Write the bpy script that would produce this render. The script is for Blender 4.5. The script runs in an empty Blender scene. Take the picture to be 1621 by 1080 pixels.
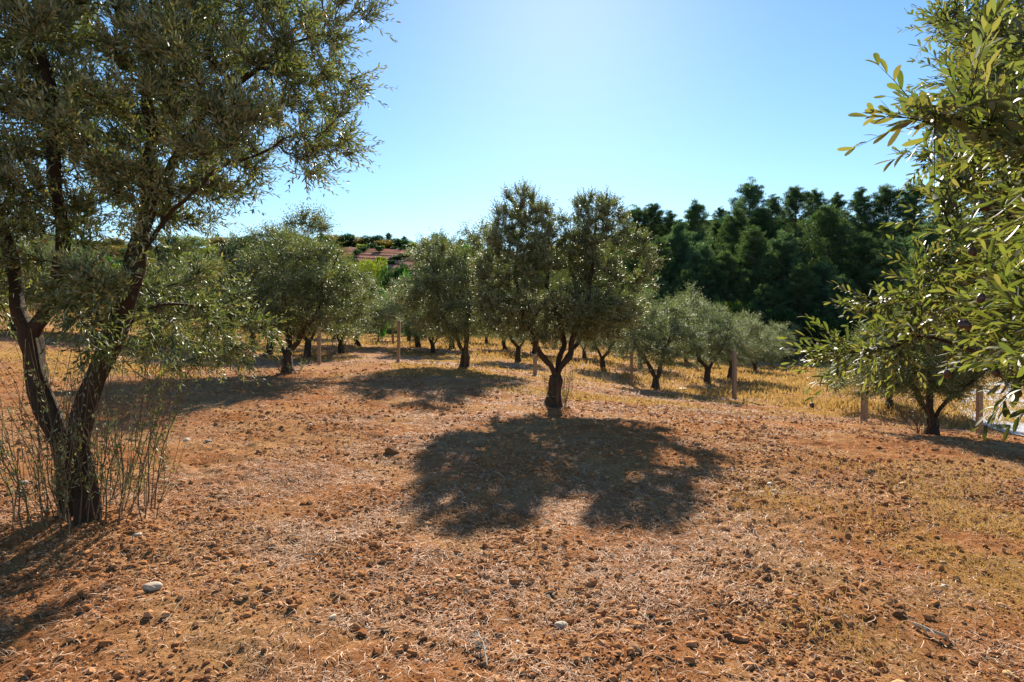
import bpy, math
import numpy as np
from math import radians, sin, cos, pi

# ------------------------------------------------------------------ camera, sky, sun
sc = bpy.context.scene
col = sc.collection
F = 950.0; CX = 810.5; HV = 520.0; EYE = 1.6          # focal length, centre and eye level in photo pixels; eye height in m
cam_d = bpy.data.cameras.new('camera'); cam = bpy.data.objects.new('camera', cam_d); col.objects.link(cam)
cam.location = (0, 0, EYE)
cam.rotation_euler = (radians(90) - math.atan(20 / F), 0, 0)
cam_d.sensor_width = 36; cam_d.lens = F / 1621 * 36
cam_d.clip_start = 0.05; cam_d.clip_end = 3000
sc.camera = cam
SUN_EL, SUN_AZ = radians(31.0), radians(4.9)           # azimuth from +Y towards +X
world = bpy.data.worlds.new('World'); sc.world = world; world.use_nodes = True
wn = world.node_tree; bg = wn.nodes['Background']
sky = wn.nodes.new('ShaderNodeTexSky'); sky.sky_type = 'NISHITA'; sky.sun_disc = False
sky.sun_elevation = SUN_EL; sky.sun_rotation = SUN_AZ
sky.air_density = 1.0; sky.dust_density = 0.1; sky.ozone_density = 2.0; sky.altitude = 0
hs = wn.nodes.new('ShaderNodeHueSaturation'); hs.inputs['Saturation'].default_value = 1.2; hs.inputs['Hue'].default_value = 0.497
wn.links.new(sky.outputs[0], hs.inputs['Color'])
wn.links.new(hs.outputs[0], bg.inputs[0]); bg.inputs[1].default_value = 0.077
sl = bpy.data.lights.new('sun', 'SUN'); sl.energy = 5.0; sl.angle = radians(0.55); sl.color = (1.0, 0.91, 0.76)
so = bpy.data.objects.new('sun', sl); col.objects.link(so)
so.rotation_euler = (-(radians(90) - SUN_EL), 0, -SUN_AZ)
sc.view_settings.view_transform = 'Standard'; sc.view_settings.look = 'None'
sc.view_settings.exposure = 1.2; sc.view_settings.gamma = 1.0
sc.cycles.max_bounces = 6; sc.cycles.transparent_max_bounces = 4; sc.cycles.diffuse_bounces = 2
sc.cycles.transmission_bounces = 4; sc.cycles.use_denoising = True

RNG = np.random.default_rng(7)

# ------------------------------------------------------------------ numeric helpers
def nrm(a):
    return a / np.maximum(np.linalg.norm(a, axis=-1, keepdims=True), 1e-9)
def _h(ix, iy, s):
    n = (ix.astype(np.int64) * 374761393 + iy.astype(np.int64) * 668265263 + s * 1442695041) & 0xffffffff
    n = ((n ^ (n >> 13)) * 1274126177) & 0xffffffff
    return ((n ^ (n >> 16)) & 0xffff) / 65535.0
def vn(x, y, s=0):
    ix = np.floor(x); iy = np.floor(y); fx = x - ix; fy = y - iy
    fx = fx * fx * (3 - 2 * fx); fy = fy * fy * (3 - 2 * fy)
    a = _h(ix, iy, s); b = _h(ix + 1, iy, s); c = _h(ix, iy + 1, s); d = _h(ix + 1, iy + 1, s)
    return (a * (1 - fx) + b * fx) * (1 - fy) + (c * (1 - fx) + d * fx) * fy
def rot(x, y, a): return x * cos(a) - y * sin(a), x * sin(a) + y * cos(a)
def sst(t): t = np.clip(t, 0, 1); return t * t * (3 - 2 * t)

def mesh_np(name, V, Fs, mat, smooth=True, attrs=None):
    """V (n,3); Fs list of (m,k) index arrays of equal k inside each."""
    me = bpy.data.meshes.new(name)
    V = np.asarray(V, dtype=np.float32)
    me.vertices.add(len(V)); me.vertices.foreach_set('co', V.ravel())
    Fs = [np.asarray(f, dtype=np.int32) for f in Fs if len(f)]
    tot = np.concatenate([np.full(len(f), f.shape[1], np.int32) for f in Fs])
    idx = np.concatenate([f.ravel() for f in Fs])
    me.loops.add(len(idx)); me.loops.foreach_set('vertex_index', idx)
    st = np.concatenate([[0], np.cumsum(tot)[:-1]]).astype(np.int32)
    me.polygons.add(len(tot)); me.polygons.foreach_set('loop_start', st); me.polygons.foreach_set('loop_total', tot)
    me.polygons.foreach_set('use_smooth', np.full(len(tot), smooth))
    for k, v in (attrs or {}).items():
        v = np.asarray(v, dtype=np.float32)
        if v.ndim == 1:
            a = me.attributes.new(k, 'FLOAT', 'POINT'); a.data.foreach_set('value', v)
        else:
            a = me.attributes.new(k, 'FLOAT_COLOR', 'POINT'); a.data.foreach_set('color', v.ravel())
    me.update(calc_edges=True); me.validate()
    if mat: me.materials.append(mat)
    return me
def link(name, me, parent=None, loc=(0, 0, 0), rz=0, s=1.0):
    o = bpy.data.objects.new(name, me); col.objects.link(o); o.parent = parent
    o.location = loc; o.rotation_euler = (0, 0, rz)
    o.scale = (s, s, s) if np.isscalar(s) else s
    return o
def tag(o, label, cat, group=None, kind=None):
    if label: o['label'] = label
    if cat: o['category'] = cat
    if group: o['group'] = group
    if kind: o['kind'] = kind
    return o

# ------------------------------------------------------------------ materials
def new_mat(name):
    m = bpy.data.materials.new(name); m.use_nodes = True; nt = m.node_tree
    for n in list(nt.nodes): nt.nodes.remove(n)
    out = nt.nodes.new('ShaderNodeOutputMaterial'); return m, nt, out
def N(nt, t, **kw):
    n = nt.nodes.new(t)
    for k, v in kw.items():
        if k in n.inputs: n.inputs[k].default_value = v
        else: setattr(n, k, v)
    return n
def ramp(nt, fac, stops):
    r = nt.nodes.new('ShaderNodeValToRGB'); e = r.color_ramp.elements
    while len(e) < len(stops): e.new(0.5)
    for i, (p, c) in enumerate(stops): e[i].position = p; e[i].color = (*c, 1)
    nt.links.new(fac, r.inputs[0]); return r.outputs[0]
def mix(nt, fac, a, b, mode='MIX'):
    m = nt.nodes.new('ShaderNodeMix'); m.data_type = 'RGBA'; m.blend_type = mode
    for s, v in ((0, fac), (6, a), (7, b)):
        if hasattr(v, 'links') or hasattr(v, 'is_linked'): nt.links.new(v, m.inputs[s])
        else: m.inputs[s].default_value = v if s == 0 else (*v, 1)
    return m.outputs[2]
def noise(nt, vec, scale, detail=4, rough=.55, dist=0.0):
    n = N(nt, 'ShaderNodeTexNoise'); n.inputs['Scale'].default_value = scale; n.inputs['Detail'].default_value = detail
    n.inputs['Roughness'].default_value = rough; n.inputs['Distortion'].default_value = dist
    nt.links.new(vec, n.inputs['Vector']); return n.outputs[0]
def coords(nt): return nt.nodes.new('ShaderNodeTexCoord').outputs['Object']

def leaf_mat(name, top, back, transl, rough=.42, tf=.35, spec=.5):
    """top/back: list of (pos, colour) over the per-leaf random value; transl: colour of light through the blade"""
    m, nt, out = new_mat(name)
    at = N(nt, 'ShaderNodeAttribute', attribute_name='rnd')
    geo = N(nt, 'ShaderNodeNewGeometry')
    c = mix(nt, geo.outputs['Backfacing'], ramp(nt, at.outputs['Fac'], top), ramp(nt, at.outputs['Fac'], back))
    p = N(nt, 'ShaderNodeBsdfPrincipled', Roughness=rough); p.inputs['Specular IOR Level'].default_value = spec
    nt.links.new(c, p.inputs['Base Color'])
    t = N(nt, 'ShaderNodeBsdfTranslucent')
    nt.links.new(ramp(nt, at.outputs['Fac'], transl), t.inputs['Color'])
    ms = N(nt, 'ShaderNodeMixShader', Fac=tf); ms.inputs[0].default_value = tf
    nt.links.new(p.outputs[0], ms.inputs[1]); nt.links.new(t.outputs[0], ms.inputs[2]); nt.links.new(ms.outputs[0], out.inputs[0])
    return m
OL_T = [(0, (0.043, 0.079, 0.031)), (.5, (0.075, 0.118, 0.038)), (.85, (0.127, 0.166, 0.053)), (.97, (0.237, 0.221, 0.053)), (1, (0.326, 0.141, 0.035))]
OL_B = [(0, (0.194, 0.237, 0.172)), (.7, (0.283, 0.332, 0.241)), (.95, (0.372, 0.394, 0.258)), (1, (0.372, 0.204, 0.067))]
OL_X = [(0, (0.124, 0.185, 0.024)), (.6, (0.235, 0.297, 0.037)), (.93, (0.421, 0.421, 0.060)), (1, (0.530, 0.223, 0.037))]
M_OLIVE = leaf_mat('olive_leaf', OL_T, OL_B, OL_X, rough=.5, tf=.22, spec=.34)
M_OLIVE_NEAR = leaf_mat('olive_leaf_near',
    [(0, (0.030, 0.048, 0.019)), (.5, (0.050, 0.074, 0.023)), (.9, (0.094, 0.113, 0.032)), (1, (0.170, 0.127, 0.043))],
    [(0, (0.135, 0.142, 0.117)), (.7, (0.195, 0.194, 0.158)), (1, (0.237, 0.194, 0.139))],
    [(0, (0.135, 0.187, 0.022)), (.6, (0.254, 0.300, 0.032)), (1, (0.364, 0.320, 0.054))], rough=.48, tf=.36, spec=.35)
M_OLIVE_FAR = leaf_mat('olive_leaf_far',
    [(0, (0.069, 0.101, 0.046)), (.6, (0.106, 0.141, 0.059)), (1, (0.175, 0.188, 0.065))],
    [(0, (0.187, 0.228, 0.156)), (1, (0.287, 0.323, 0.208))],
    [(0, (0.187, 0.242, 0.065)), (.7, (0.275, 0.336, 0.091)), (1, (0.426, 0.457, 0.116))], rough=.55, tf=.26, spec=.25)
M_PINE_GREEN = leaf_mat('pine_needles_pale', [(0, (0.023, 0.048, 0.025)), (.6, (0.049, 0.096, 0.042)), (1, (0.106, 0.168, 0.067))],
    [(0, (0.023, 0.048, 0.028)), (1, (0.099, 0.160, 0.067))], [(0, (0.045, 0.104, 0.022)), (1, (0.182, 0.273, 0.056))], rough=.6, tf=.35, spec=.2)  # warmer green needles given to two pine kinds for variety
M_PINE = leaf_mat('pine_needles', [(0, (0.022, 0.046, 0.032)), (.6, (0.056, 0.117, 0.060)), (1, (0.135, 0.235, 0.091))],
    [(0, (0.026, 0.056, 0.041)), (1, (0.135, 0.235, 0.101))], [(0, (0.048, 0.125, 0.041)), (1, (0.254, 0.406, 0.101))], rough=.6, tf=.3, spec=.2)
def bushmat(name, c1, c2, t):
    return leaf_mat(name, [(0, c1), (1, c2)], [(0, c1), (1, c2)], [(0, t), (1, tuple(min(1, k * 1.4) for k in t))], tf=.4, spec=.25)
M_YBUSH = bushmat('yellow_green_leaf', (.07, .10, .008), (.14, .16, .012), (.22, .30, .01))
M_GBUSH = bushmat('bright_green_leaf', (0.024, 0.068, 0.010), (0.048, 0.112, 0.016), (0.080, 0.255, 0.016))
M_DBUSH = bushmat('dark_green_leaf', (.015, .040, .012), (.03, .065, .018), (.03, .09, .015))
M_OBUSH = bushmat('autumn_leaf', (.10, .085, .015), (.17, .12, .02), (.26, .20, .03))

def bark_mat(name, dark, light, sc_=9):
    m, nt, out = new_mat(name); v = coords(nt)
    mp = N(nt, 'ShaderNodeMapping'); mp.inputs['Scale'].default_value = (1, 1, .28); nt.links.new(v, mp.inputs[0])
    n1 = noise(nt, mp.outputs[0], sc_ * 4, 6, .65, .6); n2 = noise(nt, v, sc_ * .5, 3)
    c = ramp(nt, n1, [(.3, dark), (.7, light)]); c = mix(nt, n2, c, tuple(k * .8 for k in light))
    p = N(nt, 'ShaderNodeBsdfPrincipled', Roughness=.9); p.inputs['Specular IOR Level'].default_value = .2
    nt.links.new(c, p.inputs['Base Color'])
    b = N(nt, 'ShaderNodeBump', Strength=.9, Distance=.03); nt.links.new(n1, b.inputs['Height']); nt.links.new(b.outputs[0], p.inputs['Normal'])
    nt.links.new(p.outputs[0], out.inputs[0]); return m
M_BARK = bark_mat('olive_bark', (0.015, 0.010, 0.006), (0.083, 0.056, 0.038))
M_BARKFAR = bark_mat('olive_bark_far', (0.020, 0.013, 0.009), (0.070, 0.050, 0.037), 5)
M_PBARK = bark_mat('pine_bark', (.05, .035, .03), (.14, .10, .085), 3)
M_SHOOT = bark_mat('shoot_bark', (.10, .07, .04), (.26, .18, .11), 20)

def simple_noise_mat(name, stops, scale, rough=.9, bump=.3, dist=.01, rnd=False, spec=.3, detail=5):
    m, nt, out = new_mat(name); v = coords(nt)
    n1 = noise(nt, v, scale, detail, .6)
    if rnd: f = N(nt, 'ShaderNodeAttribute', attribute_name='rnd').outputs['Fac']
    else: f = n1
    c = ramp(nt, f, stops)
    p = N(nt, 'ShaderNodeBsdfPrincipled', Roughness=rough); p.inputs['Specular IOR Level'].default_value = spec
    nt.links.new(c, p.inputs['Base Color'])
    if bump:
        b = N(nt, 'ShaderNodeBump', Strength=bump, Distance=dist); nt.links.new(n1, b.inputs['Height']); nt.links.new(b.outputs[0], p.inputs['Normal'])
    nt.links.new(p.outputs[0], out.inputs[0]); return m
M_CLOD = simple_noise_mat('soil_clod', [(0, (0.263, 0.109, 0.045)), (.6, (0.394, 0.179, 0.073)), (1, (0.515, 0.276, 0.135))], 60, 1.0, .5, .006, rnd=True, spec=0.0)
M_STRAW = simple_noise_mat('dry_straw', [(0, (0.239, 0.108, 0.051)), (.45, (0.422, 0.226, 0.118)), (.85, (0.551, 0.336, 0.195)), (1, (0.662, 0.467, 0.313))], 30, .7, 0, rnd=True)
M_YGRASS = leaf_mat('golden_grass', [(0, (0.235, 0.127, 0.052)), (.6, (0.340, 0.207, 0.072)), (1, (0.392, 0.276, 0.135))], [(0, (0.235, 0.127, 0.052)), (.6, (0.340, 0.207, 0.072)), (1, (0.392, 0.276, 0.135))],
    [(0, (0.327, 0.177, 0.042)), (1, (0.491, 0.328, 0.104))], rough=.7, tf=.4, spec=.2)
M_STONE = simple_noise_mat('pale_stone', [(.3, (0.368, 0.284, 0.196)), (.7, (0.552, 0.448, 0.329))], 40, .75, .3, .004)
M_STONEG = simple_noise_mat('grey_stone', [(.3, (0.276, 0.233, 0.187)), (.7, (0.423, 0.371, 0.297))], 40, .8, .3, .004)
M_STONEB = simple_noise_mat('brown_clod', [(.3, (0.184, 0.074, 0.028)), (.7, (0.313, 0.138, 0.047))], 60, .95, .8, .012)
M_STONEY = simple_noise_mat('ochre_stone', [(.3, (0.414, 0.250, 0.094)), (.7, (0.534, 0.345, 0.148))], 40, .8, .3, .004)
M_POST = simple_noise_mat('post_concrete', [(.3, (0.230, 0.148, 0.093)), (.7, (0.320, 0.217, 0.142))], 14, .9, .35, .004)
M_ROAD = simple_noise_mat('pale_road', [(.35, (0.336, 0.336, 0.361)), (.65, (0.440, 0.432, 0.451))], 6, .9, .3, .01)
M_FRUIT = simple_noise_mat('ripe_olive', [(.35, (0.042, 0.018, 0.018)), (.7, (0.102, 0.048, 0.028))], 40, .35, 0, spec=.5)
M_TWIG = simple_noise_mat('dead_twig', [(.3, (.20, .15, .11)), (.7, (.42, .35, .28))], 60, .9, 0)

# ------------------------------------------------------------------ terrain
def at(u, v, d): return np.array([(u - CX) / F * d, d, EYE + (HV - v) / F * d])
ctrl = [(0, 0, 0), (-4, 0, 0), (4, 0, 0), (0, -8, 0), (0, 3, 0), (-3.5, 4.75, 0), (3, 4, 0), (0, 7, 0), (5.2, 6, 0), (-7, 6, .12), (0, -20, 0), (-20, -5, .5), (20, -5, -.3)]
for u, v, d in ((875, 645, 12.2), (458, 592, 17), (735, 583, 20), (1037, 617, 23.3), (1120, 607, 27), (1155, 600, 31), (1195, 590, 40),
                (1222, 582, 47), (1240, 572, 56), (954, 583, 30), (630, 575, 23), (505, 577, 22.3), (340, 580, 22), (1000, 610, 24),
                (1163, 632, 19.5), (1369, 668, 15), (1475, 688, 10), (1410, 646, 16), (20, 518, 22), (0, 640, 10), (600, 545, 38), (450, 535, 38),
                (250, 525, 32), (0, 490, 36), (780, 550, 42), (900, 555, 45), (1000, 565, 42), (1500, 640, 20), (1600, 690, 13), (1500, 600, 32),
                (700, 537, 62), (1000, 545, 62), (1300, 560, 62), (400, 522, 62), (100, 480, 62), (1600, 560, 60)):
    ctrl.append(tuple(at(u, v, d)))
C_ = np.array(ctrl); XY = C_[:, :2]
def tps(r): return np.where(r > 1e-6, r * r * np.log(np.maximum(r, 1e-6)), 0)
n_ = len(XY); K = tps(np.linalg.norm(XY[:, None] - XY[None], axis=2)) + np.eye(n_) * 6.0
Pm = np.c_[np.ones(n_), XY]; A_ = np.zeros((n_ + 3, n_ + 3)); A_[:n_, :n_] = K; A_[:n_, n_:] = Pm; A_[n_:, :n_] = Pm.T
W_ = np.linalg.solve(A_, np.r_[C_[:, 2], 0, 0, 0])
def ground(x, y):
    """the lie of the land without the tilled relief"""
    x = np.asarray(x, float); y = np.asarray(y, float); sh = np.broadcast(x, y).shape
    x, y = np.broadcast_to(x, sh).ravel(), np.broadcast_to(y, sh).ravel()
    xc = np.clip(x, -45, 45); yc = np.clip(y, -12, 62); z = W_[n_] + W_[n_ + 1] * xc + W_[n_ + 2] * yc
    for i in range(n_): z = z + W_[i] * tps(np.hypot(xc - XY[i, 0], yc - XY[i, 1]))
    ang = x / np.maximum(y, 5)
    r = sst((ang - .02) / .2)
    hl = 21.3 * sst((y - 78) / 98); hr = 25 * sst((y - 60) / 66)
    z = z + hl * (1 - r) + hr * r + (vn(x / 25, y / 25, 5) - .5) * 5 * sst((y - 85) / 60)
    z = z - 60 * sst((y - 210) / 500) - .0
    return z.reshape(sh)
def tilled(x, y): # 1 on tilled soil, 0 in the dry grass beyond the fence line
    xb = np.array([-60, -11, -7, -4.4, 0, 4.8, 7.2, 8.8, 12, 40]); yb = np.array([30, 32, 34, 35, 28, 22.5, 17.5, 14, 12, 8])
    return 1 - sst((y - np.interp(x, xb, yb) + (vn(x / 1.5, y / 1.5, 8) - .5) * 3) / 2.5)
def relief(x, y):
    t = tilled(x, y)
    x1, y1 = rot(x, y, .5); x2, y2 = rot(x, y, 1.2)
    a = (vn(x1 / 1.1, y1 / 1.1, 1) - .5) * .07 + (vn(x2 / .42, y2 / .42, 2) - .5) * .05
    b = (1 - np.abs(2 * vn(x1 / .17, y1 / .17, 3) - 1)) * .032
    c = (1 - np.abs(2 * vn(x2 / .075, y2 / .075, 4) - 1)) * .020
    k = .35 + .65 * sst((vn(x / 1.7, y / 1.7, 6) - .2) / .5)
    mound = 0.10 * np.exp(-((x + 3.45) ** 2 + (y - 4.7) ** 2) / .5)
    fade = 1 - sst((np.hypot(x, y) - 30) / 30)
    return ((a + (b + c) * k) * (.35 + .65 * t) + mound) * fade - .02
def gz(x, y): return ground(x, y) + relief(np.asarray(x, float), np.asarray(y, float))
def ground_at(u, v):
    d = np.arange(1.2, 200, .02); z = ground(d * (u - CX) / F, d); w = EYE + (HV - v) / F * d
    i = np.argmax(w < z); return d[i] * (u - CX) / F, d[i], float(z[i])

def axis(lo, f0, f1, hi, s, g=1.045):
    mid = np.arange(f0, f1 + s, s); a = []; x = mid[-1]; st = s
    while x < hi: st *= g; x += st; a.append(x)
    b = []; x = mid[0]; st = s
    while x > lo: st *= g; x -= st; b.append(x)
    return np.array(b[::-1] + list(mid) + a)
xs = axis(-420, -5.4, 5.4, 420, .026); ys = axis(-60, 2.2, 9.0, 900, .026, 1.03)
X, Y = np.meshgrid(xs, ys); Z = gz(X, Y); ny, nx = X.shape
I = np.arange(nx * ny).reshape(ny, nx)
Fq = np.stack([I[:-1, :-1], I[:-1, 1:], I[1:, 1:], I[1:, :-1]], -1).reshape(-1, 4)
def straw_amount(x, y):
    k = sst((vn(x / .9, y / .9, 11) * .6 + vn(x / .3, y / .3, 12) * .4 - .42) / .22)
    band = np.exp(-((x + 1.2) / 2.2) ** 2) * sst((y - 2.8) / 1.5)
    return np.clip(k * (.35 + .65 * band) + .25 * band, 0, 1)
til = tilled(X, Y)
fieldm = ((Y + vn(X / 7, Y / 30, 3) * 9 > 136) & (Y + vn(X / 9, Y / 30, 4) * 10 < 170) & (X / Y > -.275) & (X / Y < -.150)).astype(float)
gpat = lambda x, y: sst((vn(x / 6, y / 2.4, 21) * .55 + vn(x / 1.4, y / .8, 22) * .45 - .36) / .26)
yel = np.clip((1 - til) * sst((70 - Y) / 10) * (.12 + .75 * gpat(X, Y)), 0, 1)
rightgrass = sst((X - 1.6 + (vn(X / .8, Y / .8, 31) - .5) * 1.6) / 1.8) * sst((7.5 - Y) / 3) * .8 * sst((vn(X / .5, Y / .5, 32) - .2) / .4)
yel = np.maximum(yel, rightgrass * .8)
yel = np.maximum(yel, til * sst((Y - 13) / 3) * .8 * sst((vn(X / 2.6, Y / 1.1, 41) - .44) / .2))
wild = sst((Y - 66) / 8) * (1 - fieldm)
zone = np.stack([np.clip(straw_amount(X, Y) * til * (.3 + .3 * sst((Y - 12) / 6)) + sst((Y - 13) / 14) * .65, 0, .85), yel, fieldm, wild], -1).reshape(-1, 4)

m, nt, out = new_mat('soil'); v = coords(nt)
za = N(nt, 'ShaderNodeAttribute', attribute_name='zone')
sep = N(nt, 'ShaderNodeSeparateColor'); nt.links.new(za.outputs['Color'], sep.inputs[0])
n_big = noise(nt, v, .8, 5, .6); n_pat = noise(nt, v, 2.2, 7, .75); n_mid = noise(nt, v, 7, 6, .7); n_fin = noise(nt, v, 70, 5, .7); n_fin2 = noise(nt, v, 26, 6, .75, .4)
soil = ramp(nt, n_mid, [(.25, (0.254, 0.104, 0.045)), (.5, (0.412, 0.179, 0.073)), (.75, (0.544, 0.271, 0.126))])
soil = mix(nt, ramp(nt, n_big, [(.45, (0, 0, 0)), (.62, (0.900, 0.900, 0.900))]), soil, (0.503, 0.282, 0.126), 'MIX')
fleck = ramp(nt, n_fin, [(.42, (.55, .5, .45)), (.6, (1.0, 1.0, 1.0)), (.72, (1.35, 1.4, 1.5))])
soil = mix(nt, .75, soil, fleck, 'MULTIPLY')
pinks = ramp(nt, n_mid, [(.3, (0.254, 0.139, 0.079)), (.55, (0.416, 0.254, 0.158)), (.75, (0.508, 0.351, 0.251))])
strawc = ramp(nt, n_fin2, [(.35, (0.275, 0.135, 0.078)), (.62, (0.541, 0.345, 0.235))])
c = mix(nt, sep.outputs[0], soil, mix(nt, ramp(nt, n_pat, [(.42, (0, 0, 0)), (.58, (1, 1, 1))]), strawc, pinks))
c = mix(nt, .55, c, ramp(nt, n_pat, [(.35, (.55, .5, .48)), (.5, (1, 1, 1)), (.65, (1.3, 1.3, 1.3))]), 'MULTIPLY')
# thin the straw colour so soil keeps showing between it
yellow = ramp(nt, n_fin2, [(.3, (0.272, 0.141, 0.044)), (.55, (0.429, 0.252, 0.079)), (.75, (0.495, 0.329, 0.174))])
c = mix(nt, sep.outputs[1], c, yellow)
wv = N(nt, 'ShaderNodeTexWave', wave_type='BANDS', bands_direction='Y'); wv.inputs['Scale'].default_value = .085; wv.inputs['Distortion'].default_value = 4.0; wv.inputs['Detail'].default_value = 3
nt.links.new(v, wv.inputs[0])
fc = ramp(nt, wv.outputs[0], [(.2, (.10, .05, .045)), (.5, (.30, .135, .10)), (.8, (.40, .20, .15))])  # ploughed stripes; their dark-light contrast also paints in the shading of furrow slopes
fc = mix(nt, ramp(nt, noise(nt, v, .16, 5, .7), [(.5, (0, 0, 0)), (.62, (.75, .75, .75))]), fc, (.13, .12, .045))
c = mix(nt, sep.outputs[2], c, fc)
wc = ramp(nt, noise(nt, v, .25, 6, .7), [(.3, (.03, .045, .015)), (.5, (.07, .08, .02)), (.7, (.15, .13, .04))])
c = mix(nt, za.outputs['Alpha'], c, wc)
p = N(nt, 'ShaderNodeBsdfPrincipled', Roughness=1.0); p.inputs['Specular IOR Level'].default_value = 0.0
nt.links.new(c, p.inputs['Base Color'])
b1 = N(nt, 'ShaderNodeBump', Strength=.9, Distance=.012); nt.links.new(n_fin, b1.inputs['Height'])
b2 = N(nt, 'ShaderNodeBump', Strength=.9, Distance=.03); nt.links.new(n_fin2, b2.inputs['Height']); nt.links.new(b1.outputs[0], b2.inputs['Normal'])
nt.links.new(b2.outputs[0], p.inputs['Normal']); nt.links.new(p.outputs[0], out.inputs[0])
M_SOIL = m
gme = mesh_np('ground', np.stack([X, Y, Z], -1).reshape(-1, 3), [Fq], M_SOIL, True, {'zone': zone})
tag(link('ground', gme), 'tilled reddish brown orchard soil sloping gently down to the right', None, kind='structure')

# the pale road at the lower right, beyond the tree
cl = np.array([(9.0, 4.0), (9.6, 9.0), (10.4, 12.5), (11.6, 15.5), (14.4, 19.5), (20.5, 26.5), (31, 36), (46, 44)], float)
tt = np.linspace(0, len(cl) - 1, 120); cx_ = np.interp(tt, range(len(cl)), cl[:, 0]); cy_ = np.interp(tt, range(len(cl)), cl[:, 1])
ker = np.ones(9) / 9; cx_ = np.convolve(np.pad(cx_, 4, 'edge'), ker, 'valid'); cy_ = np.convolve(np.pad(cy_, 4, 'edge'), ker, 'valid')
tx = np.gradient(cx_); ty = np.gradient(cy_); L_ = np.hypot(tx, ty); nxv, nyv = ty / L_, -tx / L_
wd = np.linspace(0, 4.6, 12); RX = cx_[:, None] + nxv[:, None] * wd + .0; RY = cy_[:, None] + nyv[:, None] * wd
RZ = ground(RX, RY) + .05
I = np.arange(RX.size).reshape(RX.shape); fr = np.stack([I[:-1, :-1], I[:-1, 1:], I[1:, 1:], I[1:, :-1]], -1).reshape(-1, 4)
tag(link('road', mesh_np('road', np.stack([RX, RY, RZ], -1).reshape(-1, 3), [fr], M_ROAD)), 'pale grey road surface beyond the orchard edge', None, kind='structure')

# ------------------------------------------------------------------ leaves, shoots, branches
LT = {
 0: (np.array([(0, 0, 0), (.5, .45, .05), (0, 1, -.05), (-.5, .45, .05)]), [np.array([[0, 1, 2, 3]])]),
 1: (np.array([(0, 0, 0), (0, 1, -.10), (0, .45, -.02), (-.42, .28, .05), (-.42, .68, .01), (.42, .28, .05), (.42, .68, .01)]),
     [np.array([[0, 2, 1, 4, 3], [0, 5, 6, 1, 2]])]),
}
_t = [0, .12, .35, .62, .86, 1]; _w = [.06, .22, .42, .52, .42, .10]; v2 = []; f2 = []
for a, (t_, w_) in enumerate(zip(_t, _w)): v2 += [(-w_, t_, .045 * w_ * 2 - .16 * t_ * t_), (0, t_, -.16 * t_ * t_), (w_, t_, .045 * w_ * 2 - .16 * t_ * t_)]
for a in range(5): f2 += [[a * 3, a * 3 + 1, a * 3 + 4, a * 3 + 3], [a * 3 + 1, a * 3 + 2, a * 3 + 5, a * 3 + 4]]
LT[2] = (np.array(v2), [np.array(f2)])
def leaves(P, D, Nn, L, W, kind, rng, rnd=None):
    T, fs = LT[kind]; n = len(P); S = nrm(np.cross(D, Nn)); Nn = np.cross(S, D)
    curl = rng.uniform(-.6, 1.8, n)[:, None, None]
    V = (P[:, None] + D[:, None] * (T[None, :, 1:2] * L[:, None, None]) + S[:, None] * (T[None, :, 0:1] * W[:, None, None])
         + Nn[:, None] * (T[None, :, 2:3] * L[:, None, None]) * curl)
    k = len(T); off = (np.arange(n) * k)[:, None, None]
    FF = [(f[None] + off).reshape(-1, f.shape[1]) for f in fs]
    if rnd is None: rnd = rng.random(n)
    return V.reshape(-1, 3), FF[0], np.repeat(rnd, k)

def limb(pts, step, rng, wob=.02):
    pts = np.array(pts, float); seg = np.linalg.norm(np.diff(pts, axis=0), axis=1); s = np.r_[0, np.cumsum(seg)]
    n = max(2, int(s[-1] / step) + 1); t = np.linspace(0, s[-1], n)
    q = np.stack([np.interp(t, s, pts[:, i]) for i in range(3)], 1)
    for _ in range(3):
        q[1:-1] = (q[:-2] + 2 * q[1:-1] + q[2:]) / 4
    w = rng.normal(0, wob, q.shape); w[0] = 0
    for _ in range(2): w[1:-1] = (w[:-2] + w[1:-1] + w[2:]) / 3 * 1.3
    q = q + w; return q

class Skel:
    def __init__(s): s.p = []; s.par = []; s.grow = []
    def add(s, pts, parent, growz):
        pr = parent; ids = []
        for q in pts:
            s.p.append(q); s.par.append(pr); s.grow.append(q[2] > growz); pr = len(s.p) - 1; ids.append(pr)
        return ids
    def nearest(s, q): return int(np.argmin(np.linalg.norm(np.array(s.p) - q, axis=1)))

def blob_points(blobs, n, rng, shell=.45, clump=0.0):
    vol = np.array([b[3] * b[4] * b[5] * (b[6] if len(b) > 6 else 1) for b in blobs]); k = rng.choice(len(blobs), n, p=vol / vol.sum())
    B = np.array([b[:6] for b in blobs])[k]; d = nrm(rng.normal(size=(n, 3))); r = rng.random(n) ** shell
    P = B[:, :3] + d * r[:, None] * B[:, 3:6]
    if clump:
        f = vn(P[:, 0] * 2.2 + P[:, 2] * 1.3, P[:, 1] * 2.2 - P[:, 2] * 1.7, 77); P = P[f > clump]
    return P

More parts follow.
